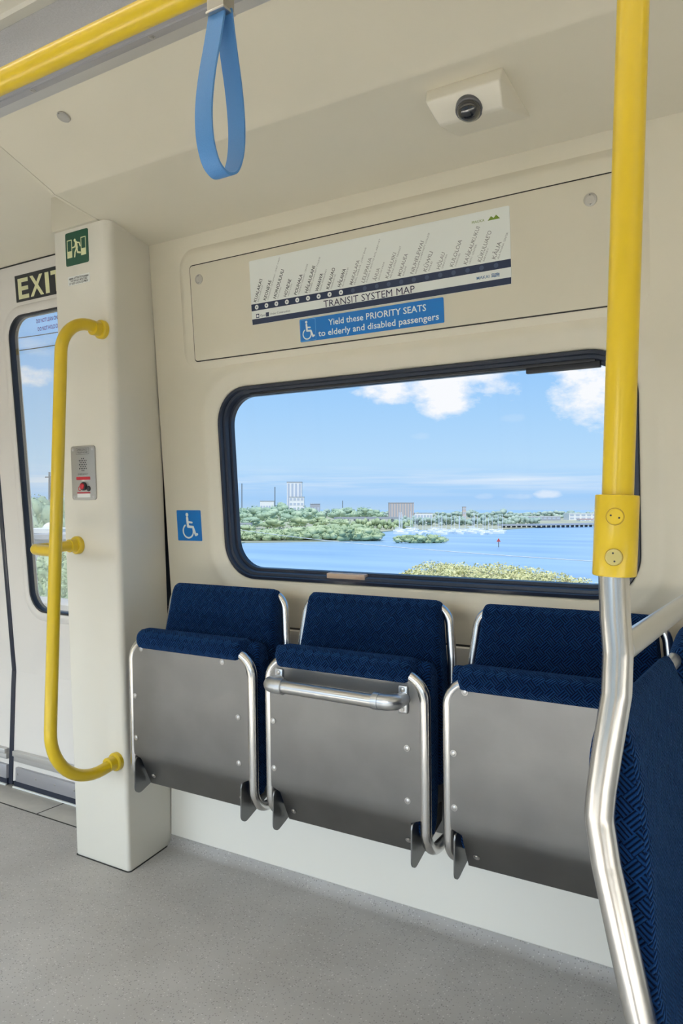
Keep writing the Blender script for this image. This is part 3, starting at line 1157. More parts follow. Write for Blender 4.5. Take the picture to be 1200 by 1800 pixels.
# wheelchair sticker left of the window
t = thing('wheelchair_sticker', 'square blue sticker with white wheelchair symbol on wall left of window', 'sticker', tuple(MW @ Vector((-1.752, wv(1.028), 0))))
o3 = tuple(t.location)
obj('sheet', plate(-1.805, -1.700, wv(1.0265), wv(1.1265), .003, 0.0, .0012, n=3), M_BLUE, t, org=o3, M=MW, smooth=False)
bm = newbm()
wheelchair(bm, -1.751, wv(1.0765), .083, .0014)
obj('wheelchair_symbol', bm, M_WHITE, t, org=o3, M=MW, smooth=False)

# exit sign above the door window
t = thing('exit_sign', 'dark sign with cream letters reading EXIT above the door window', 'sign', tuple(MD @ Vector((-2.44, dv(1.915), 0))))
o3 = tuple(t.location)
obj('sheet', plate(-2.602, -2.268, dv(1.918), dv(2.016), .001, 0.0, .002, n=2), M_DARKSIGN, t, org=o3, M=MD, smooth=False)
bm = newbm()
xx = -2.589
for ch, wd in (('E', .062), ('X', .078), ('I', .022), ('T', .066)):
    add_text(bm, ch, .103, T2(xx + wd / 2, dv(1.930)), bold=.028, width=wd, n=.0023)
    xx += wd + .011
bmesh.ops.transform(bm, matrix=Matrix.Identity(4), verts=bm.verts)
obj('lettering', bm, M_GLOW, t, org=o3, M=MD, smooth=False)

# green running-man sign on the pillar
t = thing('emergency_exit_sign', 'green square sign with running figure between doors, top of the pillar', 'sign', tuple(MP @ Vector((-1.957, pv(1.891), 0))))
o3 = tuple(t.location)
gx0, gx1, gz0, gz1 = -2.0085, -1.904, pv(1.890), pv(1.9925)
obj('sheet', plate(gx0, gx1, gz0, gz1, .006, 0.0, .0012, n=4), M_GREEN, t, org=o3, M=MP, smooth=False)
bm = newbm()
nn = .0014


def G(x, y):
    return (gx0 + (gx1 - gx0) * x, gz0 + (gz1 - gz0) * y)


for (a, b) in ((.07, .29), (.68, .90)):
    add_poly(bm, [G(a, .24), G(b, .24), G(b, .44), G(a, .44)], nn)
    lwid = .025
    add_poly(bm, [G(a, .44), G(a + lwid, .44), G(a + lwid, .78), G(a, .78)], nn)
    add_poly(bm, [G(b - lwid, .44), G(b, .44), G(b, .78), G(b - lwid, .78)], nn)
    add_poly(bm, [G(a, .755), G(b, .755), G(b, .78), G(a, .78)], nn + 1e-5)
add_disc(bm, *G(.42, .735), .0047, nn, 16)
add_stroke(bm, [G(.47, .66), G(.50, .50)], .0105, nn)
add_stroke(bm, [G(.50, .66), G(.62, .63), G(.65, .53)], .0042, nn + 2e-5)
add_stroke(bm, [G(.45, .64), G(.41, .54), G(.31, .53)], .0042, nn + 4e-5)
add_stroke(bm, [G(.51, .48), G(.53, .36), G(.65, .33)], .0056, nn + 6e-5)
add_stroke(bm, [G(.48, .47), G(.42, .38), G(.40, .25)], .0056, nn + 8e-5)
obj('running_figure', bm, M_GLOW, t, org=o3, M=MP, smooth=False)

# attention label under it
t = thing('attention_label', 'small white label with three lines of black print on pillar', 'label', tuple(MP @ Vector((-1.953, pv(1.83), 0))))
o3 = tuple(t.location)
obj('sheet', plate(-2.0025, -1.9025, pv(1.8295), pv(1.857), .001, 0.0, .0008, n=2), M_WHITE, t, org=o3, M=MP, smooth=False)
bm = newbm()
for k, (s_, w_) in enumerate((('#### ATTENTION ####', .090), ('THIS VEHICLE IS MONITORED', .078), ('BY VIDEO & AUDIO EQUIPMENT', .086))):
    add_text(bm, s_, .0085, T2(-1.9525, pv(1.8475 - k * .0078)), bold=.02, width=w_, n=.0010)
obj('lettering', bm, M_INK, t, org=o3, M=MP, smooth=False)

# emergency telephone panel
t = thing('emergency_telephone', 'steel emergency telephone panel with red button on the pillar', 'intercom', tuple(MP @ Vector((-1.959, pv(1.159), 0))))
o3 = tuple(t.location)
tx0, tx1, tz0, tz1 = -2.0155, -1.9045, pv(1.159), pv(1.3285)
obj('face_plate', plate(tx0, tx1, tz0, tz1, .010, 0.0, .004, bev=.0012), mat('intercom_steel', (.42, .41, .39), .38, .8), t, org=o3, M=MP)
bm = newbm()
nn = .0043
for k in range(-2, 3):
    for j in range(-3, 4):
        x, y = k * .0078 + (.0039 if j % 2 else 0), j * .0062
        if (x / .019) ** 2 + (y / .0215) ** 2 < 1.02:
            add_disc(bm, -1.960 + x, pv(1.270) + y, .0023, nn, 10)
obj('speaker_holes', bm, M_INK, t, org=o3, M=MP, smooth=False)
bm = newbm()
ax, az_ = -1.990, pv(1.302)
for q in (((ax, az_), (ax + .060, az_ + .0007)), ((ax, az_ + .0195), (ax + .060, az_ + .0202)), ((ax, az_), (ax + .0007, az_ + .02)), ((ax + .0593, az_), (ax + .060, az_ + .02))):
    add_poly(bm, [(q[0][0], q[0][1]), (q[1][0], q[0][1]), (q[1][0], q[1][1]), (q[0][0], q[1][1])], nn)
add_text(bm, 'EMERGENCY', .0085, T2(ax + .030, az_ + .0112), width=.048, n=nn)
add_text(bm, 'TELEPHONE', .0085, T2(ax + .030, az_ + .0030), width=.048, n=nn)
add_text(bm, 'EMERGENCY', .0070, T2(-1.960, pv(1.2375)), width=.048, n=nn)
obj('lettering', bm, M_INK, t, org=o3, M=MP, smooth=False)
bm = newbm()
add_prism(bm, rrect(-1.992, -1.928, pv(1.222), pv(1.232), .002, 3), .004, .0046)
add_prism(bm, rrect(-1.990, -1.930, pv(1.1795), pv(1.1835), .0005, 2), .004, .0046)
obj('red_strip', bm, M_RED, t, org=o3, M=MP, smooth=False)
obj('call_instructions', plate(-1.990, -1.930, pv(1.167), pv(1.1792), .001, .004, .0046, n=2), M_WHITE, t, org=o3, M=MP, smooth=False)
bm = newbm()
add_cyl(bm, (-1.957, pv(1.202), .004), (-1.957, pv(1.202), .012), .0135, 22, bev=.003)
obj('button_bezel', bm, M_INK, t, org=o3, M=MP)
bm = newbm()
add_cyl(bm, (-1.957, pv(1.202), .011), (-1.957, pv(1.202), .0165), .0100, 22, bev=.003)
obj('call_button', bm, M_RED, t, org=o3, M=MP)
bm = newbm()
add_cyl(bm, (-1.936, pv(1.1945), .004), (-1.936, pv(1.1945), .008), .0085, 18, bev=.002)
obj('indicator', bm, M_INK, t, org=o3, M=MP)
bm = newbm()
add_disc(bm, -1.978, pv(1.1945), .0078, nn, 16, ring=.0048)
obj('ring_mark', bm, M_RED, t, org=o3, M=MP, smooth=False)
for (x, z) in ((tx0 + .011, 1.318), (tx1 - .011, 1.318), (tx0 + .011, 1.1695), (tx1 - .011, 1.1695)):
    bm = newbm()
    add_screw(bm, (x, pv(z), .0038), .0055, .0025, (0, 0, 1))
    obj('screw', bm, M_SCREW, t, org=o3, M=MP)

# ================================================================== YELLOW GRAB HANDLE ON THE PILLAR
t = thing('grab_rail', 'tall bent yellow grab rail bolted to the pillar beside the door', 'grab rail', (-1.853, 1.66, .346))
o3 = tuple(t.location)
r = .0178
ptop, pbot = Vector((-1.853, 1.610, 1.676)), Vector((-1.853, 1.6655, .346))
dirn = Vector((0, -1, -.0418)).normalized()
path = fillet([ptop, (-1.853, 1.461, 1.690), (-1.853, 1.413, .300), pbot], [0, .10, .16, 0], 14)
obj('bar', tube(path, r, 22), M_YEL, t, org=o3)
for p, d in ((ptop, dirn), (pbot, dirn)):
    bm = newbm()
    add_tube(bm, [p, p + d * .012, p + d * .016, p + d * .017], [.0285, .0285, .0255, .019], 28)
    add_tube(bm, [p + d * .016, p + d * .040, p + d * .0405], [.0215, .0215, .0180], 24)
    obj('flange', bm, M_YEL, t, org=o3)
pm = Vector((-1.9985, 1.6375, 1.016))
path = fillet([pm, pm + Vector((0, -.165, -.006)), (-1.853, 1.440, 1.008)], [0, .03, 0], 10)
obj('side_bar', tube(path, .0165, 20), M_YEL, t, org=o3)
bm = newbm()
add_tube(bm, [pm, pm + dirn * .011, pm + dirn * .015, pm + dirn * .016], [.0285, .0285, .0255, .019], 28)
add_tube(bm, [pm + dirn * .015, pm + dirn * .036, pm + dirn * .0365], [.0205, .0205, .017], 24)
obj('flange', bm, M_YEL, t, org=o3)

# ================================================================== OVERHEAD RAIL, STRAP
BY, BZ = .833, 1.878
t = thing('overhead_rail', 'yellow horizontal grab rail running under the ceiling', 'grab rail', (-1.0, BY, BZ))
o3 = tuple(t.location)
obj('bar', tube([(-4.6, BY, BZ), (2.3, BY, BZ)], .0192, 24, 'round'), M_YEL, t, org=o3)
for x in (-3.6, 1.6):
    obj('hanger', tube([(x, BY, BZ), (x, BY, 2.155)], .016, 18), M_YEL, t, org=o3)

SX = -.7166
t = thing('hand_strap', 'blue fabric hand strap hanging from metal clamp on overhead rail', 'hand strap', (SX, BY, 1.83))
o3 = tuple(t.location)
bm = newbm()
# clamp: sleeve around the bar and two cheeks down to the strap
add_tube(bm, [(SX - .017, BY, BZ), (SX + .017, BY, BZ)], .0225, 24)
add_box(bm, SX - .0155, SX + .0155, BY - .0125, BY + .0125, 1.826, BZ - .012, bev=.0025)
obj('clamp', bm, M_CLAMP, t, org=o3)
bm = newbm()
add_box(bm, SX - .0165, SX + .0165, BY - .0135, BY + .0135, 1.825, 1.829, bev=.001)
obj('clamp_lip', bm, M_SCREW, t, org=o3)
# loop: teardrop in the y-z plane, webbing width along x
loop = []
ctrl = [(-.004, 1.832), (-.008, 1.812), (-.016, 1.775), (-.0255, 1.735), (-.0320, 1.695), (-.0335, 1.662), (-.0300, 1.634), (-.0200, 1.611), (-.006, 1.6015)]


def cr(p0, p1, p2, p3, s):
    return tuple(.5 * ((2 * b) + (-a + c) * s + (2 * a - 5 * b + 4 * c - d) * s * s + (-a + 3 * b - 3 * c + d) * s ** 3) for a, b, c, d in zip(p0, p1, p2, p3))


full = ctrl + [(-y, z) for y, z in reversed(ctrl)]
ext = [full[0]] + full + [full[-1]]
for i in range(1, len(ext) - 2):
    for k in range(6):
        loop.append(cr(ext[i - 1], ext[i], ext[i + 1], ext[i + 2], k / 6))
loop.append(full[-1])
bm = newbm()
ww, th_ = .0148, .0016
A, B_ = [], []
for i, (y, z) in enumerate(loop):
    a = Vector(loop[max(0, i - 1)])
    b = Vector(loop[min(len(loop) - 1, i + 1)])
    d = (b - a).normalized()
    nrm = Vector((-d.y, d.x))
    tw = (i / (len(loop) - 1) - .5)
    xs_ = SX + .0022 * math.sin(tw * PI)
    ring = []
    for (sx_, sn) in ((-1, -1), (-.86, -1.15), (.86, -1.15), (1, -1), (1, 1), (.86, 1.15), (-.86, 1.15), (-1, 1)):
        ring.append(bm.verts.new((xs_ + sx_ * ww, BY + y + nrm.x * th_ * sn, z + nrm.y * th_ * sn)))
    A.append(ring)
for a, b in zip(A, A[1:]):
    for k in range(8):
        bm.faces.new((a[k], a[(k + 1) % 8], b[(k + 1) % 8], b[k]))
obj('strap', bm, M_STRAP, t, org=o3)

# ================================================================== SURVEILLANCE CAMERA ON THE COVE
def soff(y):
    for (a, b) in zip(cove, cove[1:]):
        if b[0] <= y <= a[0]:
            f = (y - a[0]) / (b[0] - a[0])
            return a[1] + (b[1] - a[1]) * f
    return cove[-1][1]


t = thing('surveillance_camera', 'cream wedge-shaped surveillance camera with dark dome on the ceiling cove', 'camera', (-.625, 1.57, 2.006))
o3 = tuple(t.location)
bm = newbm()
# four corner base on the soffit, smaller lower face
cx0, cx1 = -.7135, -.543
base = [(cx0, 1.494), (cx1, 1.494), (cx1, 1.672), (cx0, 1.672)]
mid = [(cx0 + .003, 1.481, 1.992), (cx1 - .002, 1.481, 1.992), (cx1 - .002, 1.664, 1.994), (cx0 + .003, 1.664, 1.994)]
low = [(cx0 + .017, 1.520, 1.957), (cx1 - .010, 1.520, 1.957), (cx1 - .010, 1.530, 1.9565), (cx0 + .017, 1.530, 1.9565)]
vb = [bm.verts.new((x, y, soff(y) + .002)) for x, y in base]
vm_ = [bm.verts.new(p) for p in mid]
vl = [bm.verts.new(p) for p in low]
for a, b in ((vb, vm_), (vm_, vl)):
    for k in range(4):
        bm.faces.new((a[k], a[(k + 1) % 4], b[(k + 1) % 4], b[k]))
bm.faces.new(vl)
bm.faces.new(vb[::-1])
bmesh.ops.recalc_face_normals(bm, faces=bm.faces)
bmesh.ops.bevel(bm, geom=[e for e in bm.edges], offset=.0035, segments=3, affect='EDGES', profile=.5)
obj('housing', bm, M_HOUSING, t, org=o3, ang=28)
dc = Vector((-.622, 1.509, 1.966))
dn = Vector((.10, -.45, -.88)).normalized()
bm = newbm()
add_tube(bm, [dc - dn * .008, dc + dn * .0035, dc + dn * .0050, dc + dn * .0045], [.0285, .0285, .0270, .0245], 28)
obj('dome_rim', bm, M_LENSRIM, t, org=o3)
bm = newbm()
pts_, rr_ = [], []
for k in range(9):
    a = k / 8 * PI / 2 * .98
    pts_.append(dc + dn * (.002 + .022 * math.sin(a)))
    rr_.append(.0255 * math.cos(a))
add_tube(bm, pts_, rr_, 28)
obj('dome', bm, M_LENS, t, org=o3)

# ================================================================== YELLOW POLE WITH SLEEVE
t = thing('grab_pole', 'upright yellow grab pole with bolted sleeve, in front of the window', 'pole', (-.187, .885, 1.056))
o3 = tuple(t.location)
PB = Vector((-.1915, .885, 1.06))
PT = Vector((-.1600, .885, 2.15))
obj('pole', tube([PB, PT], .0170, 26), M_YEL, t, org=o3)
bm = newbm()
pd = (PT - PB).normalized()
S0, S1 = Vector((-.1925, .885, 1.056)), Vector((-.1895, .885, 1.146))
add_tube(bm, [S0, S0 + pd * .0006, S0 + pd * .002, S1 - pd * .002, S1 - pd * .0006, S1], [.0215, .0230, .0236, .0236, .0230, .017], 40)
obj('sleeve', bm, M_YEL, t, org=o3)
for zz, slot in ((1.122, 0.3), (1.078, 1.4)):
    c0 = S0 + pd * (zz - 1.056)
    dd = Vector((.16, -.985, 0)).normalized()
    p = c0 + dd * .0222
    bm = newbm()
    add_tube(bm, [p - dd * .002, p + dd * .0016], [.0098, .0096], 26)
    obj('screw_recess', bm, M_YELD, t, org=o3)
    bm = newbm()
    add_tube(bm, [p, p + dd * .0020, p + dd * .0026], [.0088, .0088, .0080], 24)
    obj('sleeve_screw', bm, M_YEL if zz > 1.1 else M_WORN, t, org=o3)
    bm = newbm()
    tx = dd.cross(Vector((0, 0, 1))).normalized()
    for s_ in (-1, 1):
        q = p + dd * .0025 + (tx * math.cos(slot) + Vector((0, 0, 1)) * math.sin(slot)) * .0045 * s_
        add_tube(bm, [q, q + dd * .0004], .0011, 8)
    obj('screw_pin', bm, M_INK, t, org=o3)
bm = newbm()
add_tube(bm, [PT - pd * .012, PT - pd * .004, PT], [.022, .032, .034], 26)
obj('ceiling_flange', bm, M_YEL, t, org=o3)


# ================================================================== CUSHION LOFT
def cushion(sections, name, parent, org, m=M_FAB, uvoff=(0, 0), ang=60):
    """sections: list of closed rings (3d points) from one end to the other; caps closed by fans. UV in metres"""
    bm = newbm()
    uv = bm.loops.layers.uv.new('UVMap')
    vr = [[bm.verts.new(p) for p in s] for s in sections]
    n = len(vr[0])
    mid = sections[len(sections) // 2]
    arc = [0.0]
    for k in range(n):
        arc.append(arc[-1] + (Vector(mid[(k + 1) % n]) - Vector(mid[k])).length)
    cen = [sum((Vector(p) for p in s), Vector()) / n for s in sections]
    ax = [0.0]
    for a, b in zip(cen, cen[1:]):
        ax.append(ax[-1] + (b - a).length)
    axis = (Vector(sections[-1][0]) - Vector(sections[0][0]))
    along = 0 if abs(axis.x) > abs(axis.y) else 1
    for i in range(len(vr) - 1):
        a, b = vr[i], vr[i + 1]
        for k in range(n):
            f = bm.faces.new((a[k], a[(k + 1) % n], b[(k + 1) % n], b[k]))
            f.normal_update()
            side = abs(f.normal[along]) > .75
            for lp, vv in zip(f.loops, (arc[k], arc[k + 1], arc[k + 1], arc[k])):
                c = lp.vert.co
                if side:
                    lp[uv].uv = (c[1 - along] + uvoff[0], c.z + uvoff[1])
                else:
                    lp[uv].uv = (c[along] + uvoff[0], vv + uvoff[1])
    for ring_ in (vr[0][::-1], vr[-1]):
        f = bm.faces.new(ring_)
        for lp in f.loops:
            c = lp.vert.co
            lp[uv].uv = (c[1 - along] + uvoff[0], c.z + uvoff[1])
    return obj(name, bm, m, parent, org=org, ang=ang)


def resample(loop2, n):
    """closed 2-d polygon -> n evenly spaced points after Catmull-Rom smoothing"""
    P = []
    L = len(loop2)
    for i in range(L):
        for k in range(8):
            P.append(cr(loop2[i - 1], loop2[i], loop2[(i + 1) % L], loop2[(i + 2) % L], k / 8))
    d = [0.0]
    for i in range(len(P)):
        a, b = P[i], P[(i + 1) % len(P)]
        d.append(d[-1] + math.hypot(a[0] - b[0], a[1] - b[1]))
    out = []
    j = 0
    for k in range(n):
        s = d[-1] * k / n
        while d[j + 1] < s:
            j += 1
        f = (s - d[j]) / max(1e-9, d[j + 1] - d[j])
        a, b = P[j], P[(j + 1) % len(P)]
        out.append((a[0] + (b[0] - a[0]) * f, a[1] + (b[1] - a[1]) * f))
    return out


# ================================================================== FOLD-DOWN SEATS
XC = -.997
HW = .2235
GS = 'fold-down seats along the window wall'


def build_seat():
    t = thing('fold_down_seat', 'middle fold-down seat, with a grab handle on its steel plate', 'seat', (XC, 1.76, .30), GS)
    o = tuple(t.location)
    # seat pan frame: side tubes rise from the hinge, cross under the front roll
    yb, yt = 1.622, 1.612
    path = fillet([(XC - HW, 1.772, .325), (XC - HW, yb, .318), (XC - HW, yt, .742), (XC + HW, yt, .742), (XC + HW, yb, .318), (XC + HW, 1.772, .325)],
                  [0, .062, .058, .058, .062, 0], 10)
    obj('seat_frame', tube(path, .0135, 18), M_STEEL, t, org=o)
    # steel underside plate with a bent-back lower flange
    bm = newbm()
    prof = [(1.6005, .7335), (1.6040, .600), (1.6080, .430), (1.6092, .408), (1.6125, .395), (1.618, .383), (1.652, .312)]
    rows = []
    for i, (y, z) in enumerate(prof):
        hw0, hw1 = .2185, .2165
        if z < .40:
            hw0, hw1 = .190, .188
        cr_ = []
        for f in (0, .02, .05, .5, .95, .98, 1):
            cr_.append((XC - hw0 + (hw0 + hw1) * f, y, z))
        rows.append(cr_)
    # rounded top corners: lower the outer points
    for f, dz in ((0, .050), (1, .018), (2, .004), (4, .004), (5, .018), (6, .050)):
        rows[0][f] = (rows[0][f][0], rows[0][f][1] + dz * .03, rows[0][f][2] - dz)
    vr = [[bm.verts.new(p) for p in r] for r in rows]
    for a, b in zip(vr, vr[1:]):
        for k in range(6):
            bm.faces.new((a[k], a[k + 1], b[k + 1], b[k]))
    bmesh.ops.recalc_face_normals(bm, faces=bm.faces)
    ret = bmesh.ops.solidify(bm, geom=list(bm.faces), thickness=-.0025)
    obj('seat_plate', bm, M_PLATE, t, org=o, ang=12)
    # screws
    for (x, z) in ((-.178, .722), (.130, .716), (-.207, .580), (.182, .572), (-.206, .456), (.182, .448)):
        y = 1.6005 + (.7335 - z) * (.0075 / .30)
        bm = newbm()
        add_screw(bm, (XC + x, y - .0002, z), .0076, .0036)
        obj('screw', bm, M_SCREW, t, org=o)
    for x in (-.164, .170):
        bm = newbm()
        add_screw(bm, (XC + x, 1.636, .343), .0076, .0036, (0, -.88, -.47))
        obj('screw', bm, M_SCREW, t, org=o)
    # seat cushion seen edge-on behind the plate
    prof = [(1.634, .372), (1.660, .352), (1.684, .40), (1.690, .55), (1.686, .72), (1.668, .762), (1.636, .768), (1.632, .70), (1.632, .50)]
    rs = resample(prof, 40)
    secs = []
    for xx, s in ((-.226, .72), (-.224, .88), (-.219, .96), (-.210, 1), (0, 1), (.210, 1), (.219, .96), (.224, .88), (.226, .72)):
        c = (1.661, .56)
        secs.append([(XC + xx, c[0] + (y - c[0]) * s, c[1] + (z - c[1]) * (s * .25 + .75)) for y, z in rs])
    cu = cushion(secs, 'seat_cushion', t, o)
    # padded front roll wrapped over the frame
    rp = [(1.6040, .7230), (1.5945, .7335), (1.5900, .7480), (1.5940, .7640), (1.6060, .7745), (1.6300, .7790), (1.6560, .7740), (1.6680, .7600), (1.6600, .7440), (1.6380, .7350)]
    rs = resample(rp, 36)
    secs = []
    c = (1.622, .752)
    for xx, s in ((-.196, .45), (-.1945, .72), (-.190, .90), (-.180, 1), (-.09, 1), (0, 1), (.09, 1), (.176, 1), (.186, .90), (.1905, .72), (.192, .45)):
        secs.append([(XC + xx, c[0] + (y - c[0]) * s, c[1] + (z - c[1]) * s) for y, z in rs])
    cushion(secs, 'front_roll', t, o)
    # backrest: front face leaning, top rolled over the tube
    bp = [(1.702, .468), (1.704, .52), (1.714, .66), (1.727, .78), (1.739, .860), (1.7465, .888), (1.760, .9010), (1.778, .8985), (1.788, .880), (1.782, .80), (1.768, .66), (1.756, .52), (1.750, .468), (1.726, .455)]
    rs = resample(bp, 64)
    secs = []
    c = (1.745, .68)

    def wid(z):       # the back tapers towards its top
        f = max(0, min(1, (z - .62) / .28))
        f = f * f * (3 - 2 * f)
        return 1 - .115 * f
    for xx, s in ((-.222, .60), (-.2205, .80), (-.215, .93), (-.205, .99), (-.16, 1), (-.08, 1), (0, 1), (.08, 1), (.16, 1), (.205, .99), (.215, .93), (.2205, .80), (.222, .60)):
        ring = []
        for y, z in rs:
            zz = c[1] + (z - c[1]) * (.86 + .14 * s)
            yy = c[0] + .02 * 0 + (y - c[0]) * (.35 + .65 * s)
            # keep the lean of the face
            lean = 1.745 + (z - .68) * .10
            yy = lean + (y - lean) * s
            ring.append((XC + xx * wid(zz), yy, zz))
        secs.append(ring)
    cushion(secs, 'backrest', t, o)
    # backrest frame
    path = fillet([(XC - .232, 1.742, .452), (XC - .232, 1.752, .60), (XC - .226, 1.764, .76), (XC - .212, 1.776, .886), (XC + .212, 1.776, .886), (XC + .226, 1.764, .76), (XC + .232, 1.752, .60), (XC + .232, 1.742, .452)],
                  [0, .2, .2, .048, .048, .2, .2, 0], 8)
    obj('back_frame', tube(path, .0112, 16), M_STEEL, t, org=o)
    # rear mounting plate down to the hinge and arm to the wall
    bm = newbm()
    add_box(bm, XC - .236, XC + .236, 1.772, 1.778, .315, .50, bev=.001)
    add_box(bm, XC - .17, XC + .17, 1.778, YW - .0035, .33, .43, bev=.004)
    add_box(bm, XC - .17, XC + .17, 1.778, YW - .0035, .62, .70, bev=.004)
    obj('mounting_plate', bm, M_PLATE, t, org=o)
    # hinge brackets: upright plates with a rounded toe
    for x in (-.2025, .1965):
        pts = fillet([(0, 1.700, .398), (0, 1.6035, .398), (0, 1.5985, .386), (0, 1.5985, .282), (0, 1.765, .352), (0, 1.765, .398)], [0, .006, .003, .020, .004, 0], 8)
        bm = newbm()
        ol = [(p.y, p.z) for p in pts]
        a = [bm.verts.new((XC + x - .0018, y, z)) for y, z in ol]
        b = [bm.verts.new((XC + x + .0018, y, z)) for y, z in ol]
        n = len(ol)
        for k in range(n):
            bm.faces.new((a[k], a[(k + 1) % n], b[(k + 1) % n], b[k]))
        bm.faces.new(a[::-1])
        bm.faces.new(b)
        obj('hinge_bracket', bm, M_PLATE, t, org=o)
    return t


seat = build_seat()


def copy_tree(o, parent=None, skip=()):
    c = o.copy()
    C.objects.link(c)
    c.parent = parent
    for ch in list(o.children):
        if ch.name.split('.')[0] in skip:
            continue
        copy_tree(ch, c, skip)
    return c


s1 = copy_tree(seat)
s1.location.x = XC - .506
s1['label'] = 'fold-down seat next to the pillar, folded up with plain steel plate'
s3 = copy_tree(seat)
s3.location.x = XC + .506
s3['label'] = 'fold-down seat behind the steel pole, folded up with plain steel plate'
for ch in list(seat.children):          # the handle takes the place of the two top screws
    if ch.name.startswith('screw') and ch.data.vertices[0].co.z > .40:
        bpy.data.objects.remove(ch)

# grab handle on the middle seat only
o = tuple(seat.location)
hx0, hx1, hz, hy = XC - .171, XC + .163, .688, 1.548
h = obj('grab_handle', tube([(hx0 + .015, hy, hz), (hx1 - .015, hy, hz - .002)], .0158, 20), M_STEELX, seat, org=o)
ho = tuple(root_world(h))
for x, s in ((hx0, -1), (hx1, 1)):
    bm = newbm()
    # base flange, neck and elbow
    add_box(bm, x + s * .012 - .0125, x + s * .012 + .0125, 1.595, 1.6035, hz - .034, hz + .032, bev=.004, seg=3)
    el = fillet([(x + s * .012, 1.600, hz), (x + s * .012, hy, hz), (x - s * .036, hy, hz)], [0, .022, 0], 8)
    add_tube(bm, el, [.0165] * 2 + [.0185] * (len(el) - 2), 20)
    add_tube(bm, [(x - s * .022, hy, hz), (x - s * .038, hy, hz)], .0200, 22)
    obj('handle_bracket', bm, M_CAST, h, org=ho)
    for dz in (-.024, .022):
        bm = newbm()
        add_screw(bm, (x + s * .012, 1.5955, hz + dz), .0068, .0032)
        obj('screw', bm, M_SCREW, h, org=ho)

# ================================================================== TRANSVERSE DOUBLE SEAT (right)
t = thing('double_seat', 'navy upholstered double seat with steel tube frame at the right edge', 'seat', (-.19, .885, .45))
o3 = tuple(t.location)
YE = .885
fp = [(-.1935, 1.066), (-.1915, 1.010), (-.1885, .972), (-.1900, .925), (-.1985, .870), (-.2060, .815), (-.2085, .785), (-.2010, .735), (-.1835, .655), (-.1650, .575), (-.139, .475), (-.12, .44), (.20, .43)]
pts = fillet([(x, YE, z) for x, z in fp], .06, 5)
obj('side_frame', tube(pts, .0165, 24), M_STEEL, t, org=o3)
path = [(-.187, YE + .008, .9735), (-.187, YW - .006, .9735)]
obj('top_rail', tube(path, .0150, 20), M_STEELX, t, org=o3)
bm = newbm()
add_tube(bm, [(-.187, YW - .006, .9735), (-.187, YW - .012, .9735)], .024, 20)
obj('wall_flange', bm, M_STEELX, t, org=o3)
front = [(-.1900, .921), (-.1790, .893), (-.1670, .824), (-.1590, .755), (-.1540, .685), (-.1460, .590), (-.128, .520), (-.10, .478)]
rear = [(-.142, .452), (-.170, .55), (-.199, .66), (-.219, .75), (-.2285, .815), (-.2260, .875), (-.2110, .915)]
rs = resample(front + rear, 80)
for k, (ya, yb_) in enumerate(((.906, 1.372), (1.402, 1.868))):
    secs = []
    ym = (ya + yb_) / 2
    hwid = (yb_ - ya) / 2
    for f, s in ((-1, .42), (-.996, .66), (-.985, .83), (-.96, .95), (-.92, 1), (-.6, 1), (-.3, 1), (0, 1), (.3, 1), (.6, 1), (.92, 1), (.96, .95), (.985, .83), (.996, .66), (1, .42)):
        ring = []
        for x, z in rs:
            # centre line of the padding at this height
            zz = z
            xm = -.197 + max(0, (.78 - z)) * .16 + .0 if z < .78 else -.197 + (z - .78) * -.02
            sx_ = s
            edge = max(0, abs(f) - .66) / .34
            drop = (.004, .110)[f > 0] if k == 0 else (.055, .030)[f > 0]
            zt = z - max(0, (z - .74) / .18) * edge ** 2.4 * drop
            if k == 0:
                zt -= .019 * max(0, (z - .75) / .17)
            ring.append((xm + (x - xm) * sx_ + .010 * (1 - f * f) * (-1 if x > xm else 0), ym + hwid * f, zt))
        secs.append(ring)
    cushion(secs, 'backrest', t, o3, uvoff=(k * .31, 0))
    prof = [(-.13, .40), (-.15, .44), (-.12, .475), (.0, .47), (.15, .475), (.235, .465), (.25, .43), (.22, .395), (0, .39)]
    r2 = resample(prof, 40)
    secs = []
    for f, s in ((-1, .5), (-.98, .85), (-.94, 1), (.94, 1), (.98, .85), (1, .5)):
        secs.append([(x, ym + hwid * f, .43 + (z - .43) * s) for x, z in r2])
    cushion(secs, 'seat_cushion', t, o3)
bm = newbm()
add_tube(bm, [(-.209, 1.30, .872), (-.209, 1.50, .872)], .0125, 16)
obj('joining_tube', bm, M_STEELX, t, org=o3)
obj('seat_beam', box(-.10, .20, YE + .01, YW - .0035, .345, .392, bev=.004), M_PLATE, t, org=o3)

# ================================================================== OUTSIDE
SEA = CAMZ - 14.0
sF, cF = math.sin(PSI), math.cos(PSI)


def at_depth(px, py, d):
    u = (px - 600) / FPX
    return Vector((d * (-sF + u * cF), d * (cF + u * sF), CAMZ - d * (py - 895) / FPX))


def ground(px, py, z=SEA):
    d = (CAMZ - z) * FPX / (py - 895)
    return at_depth(px, py, d)


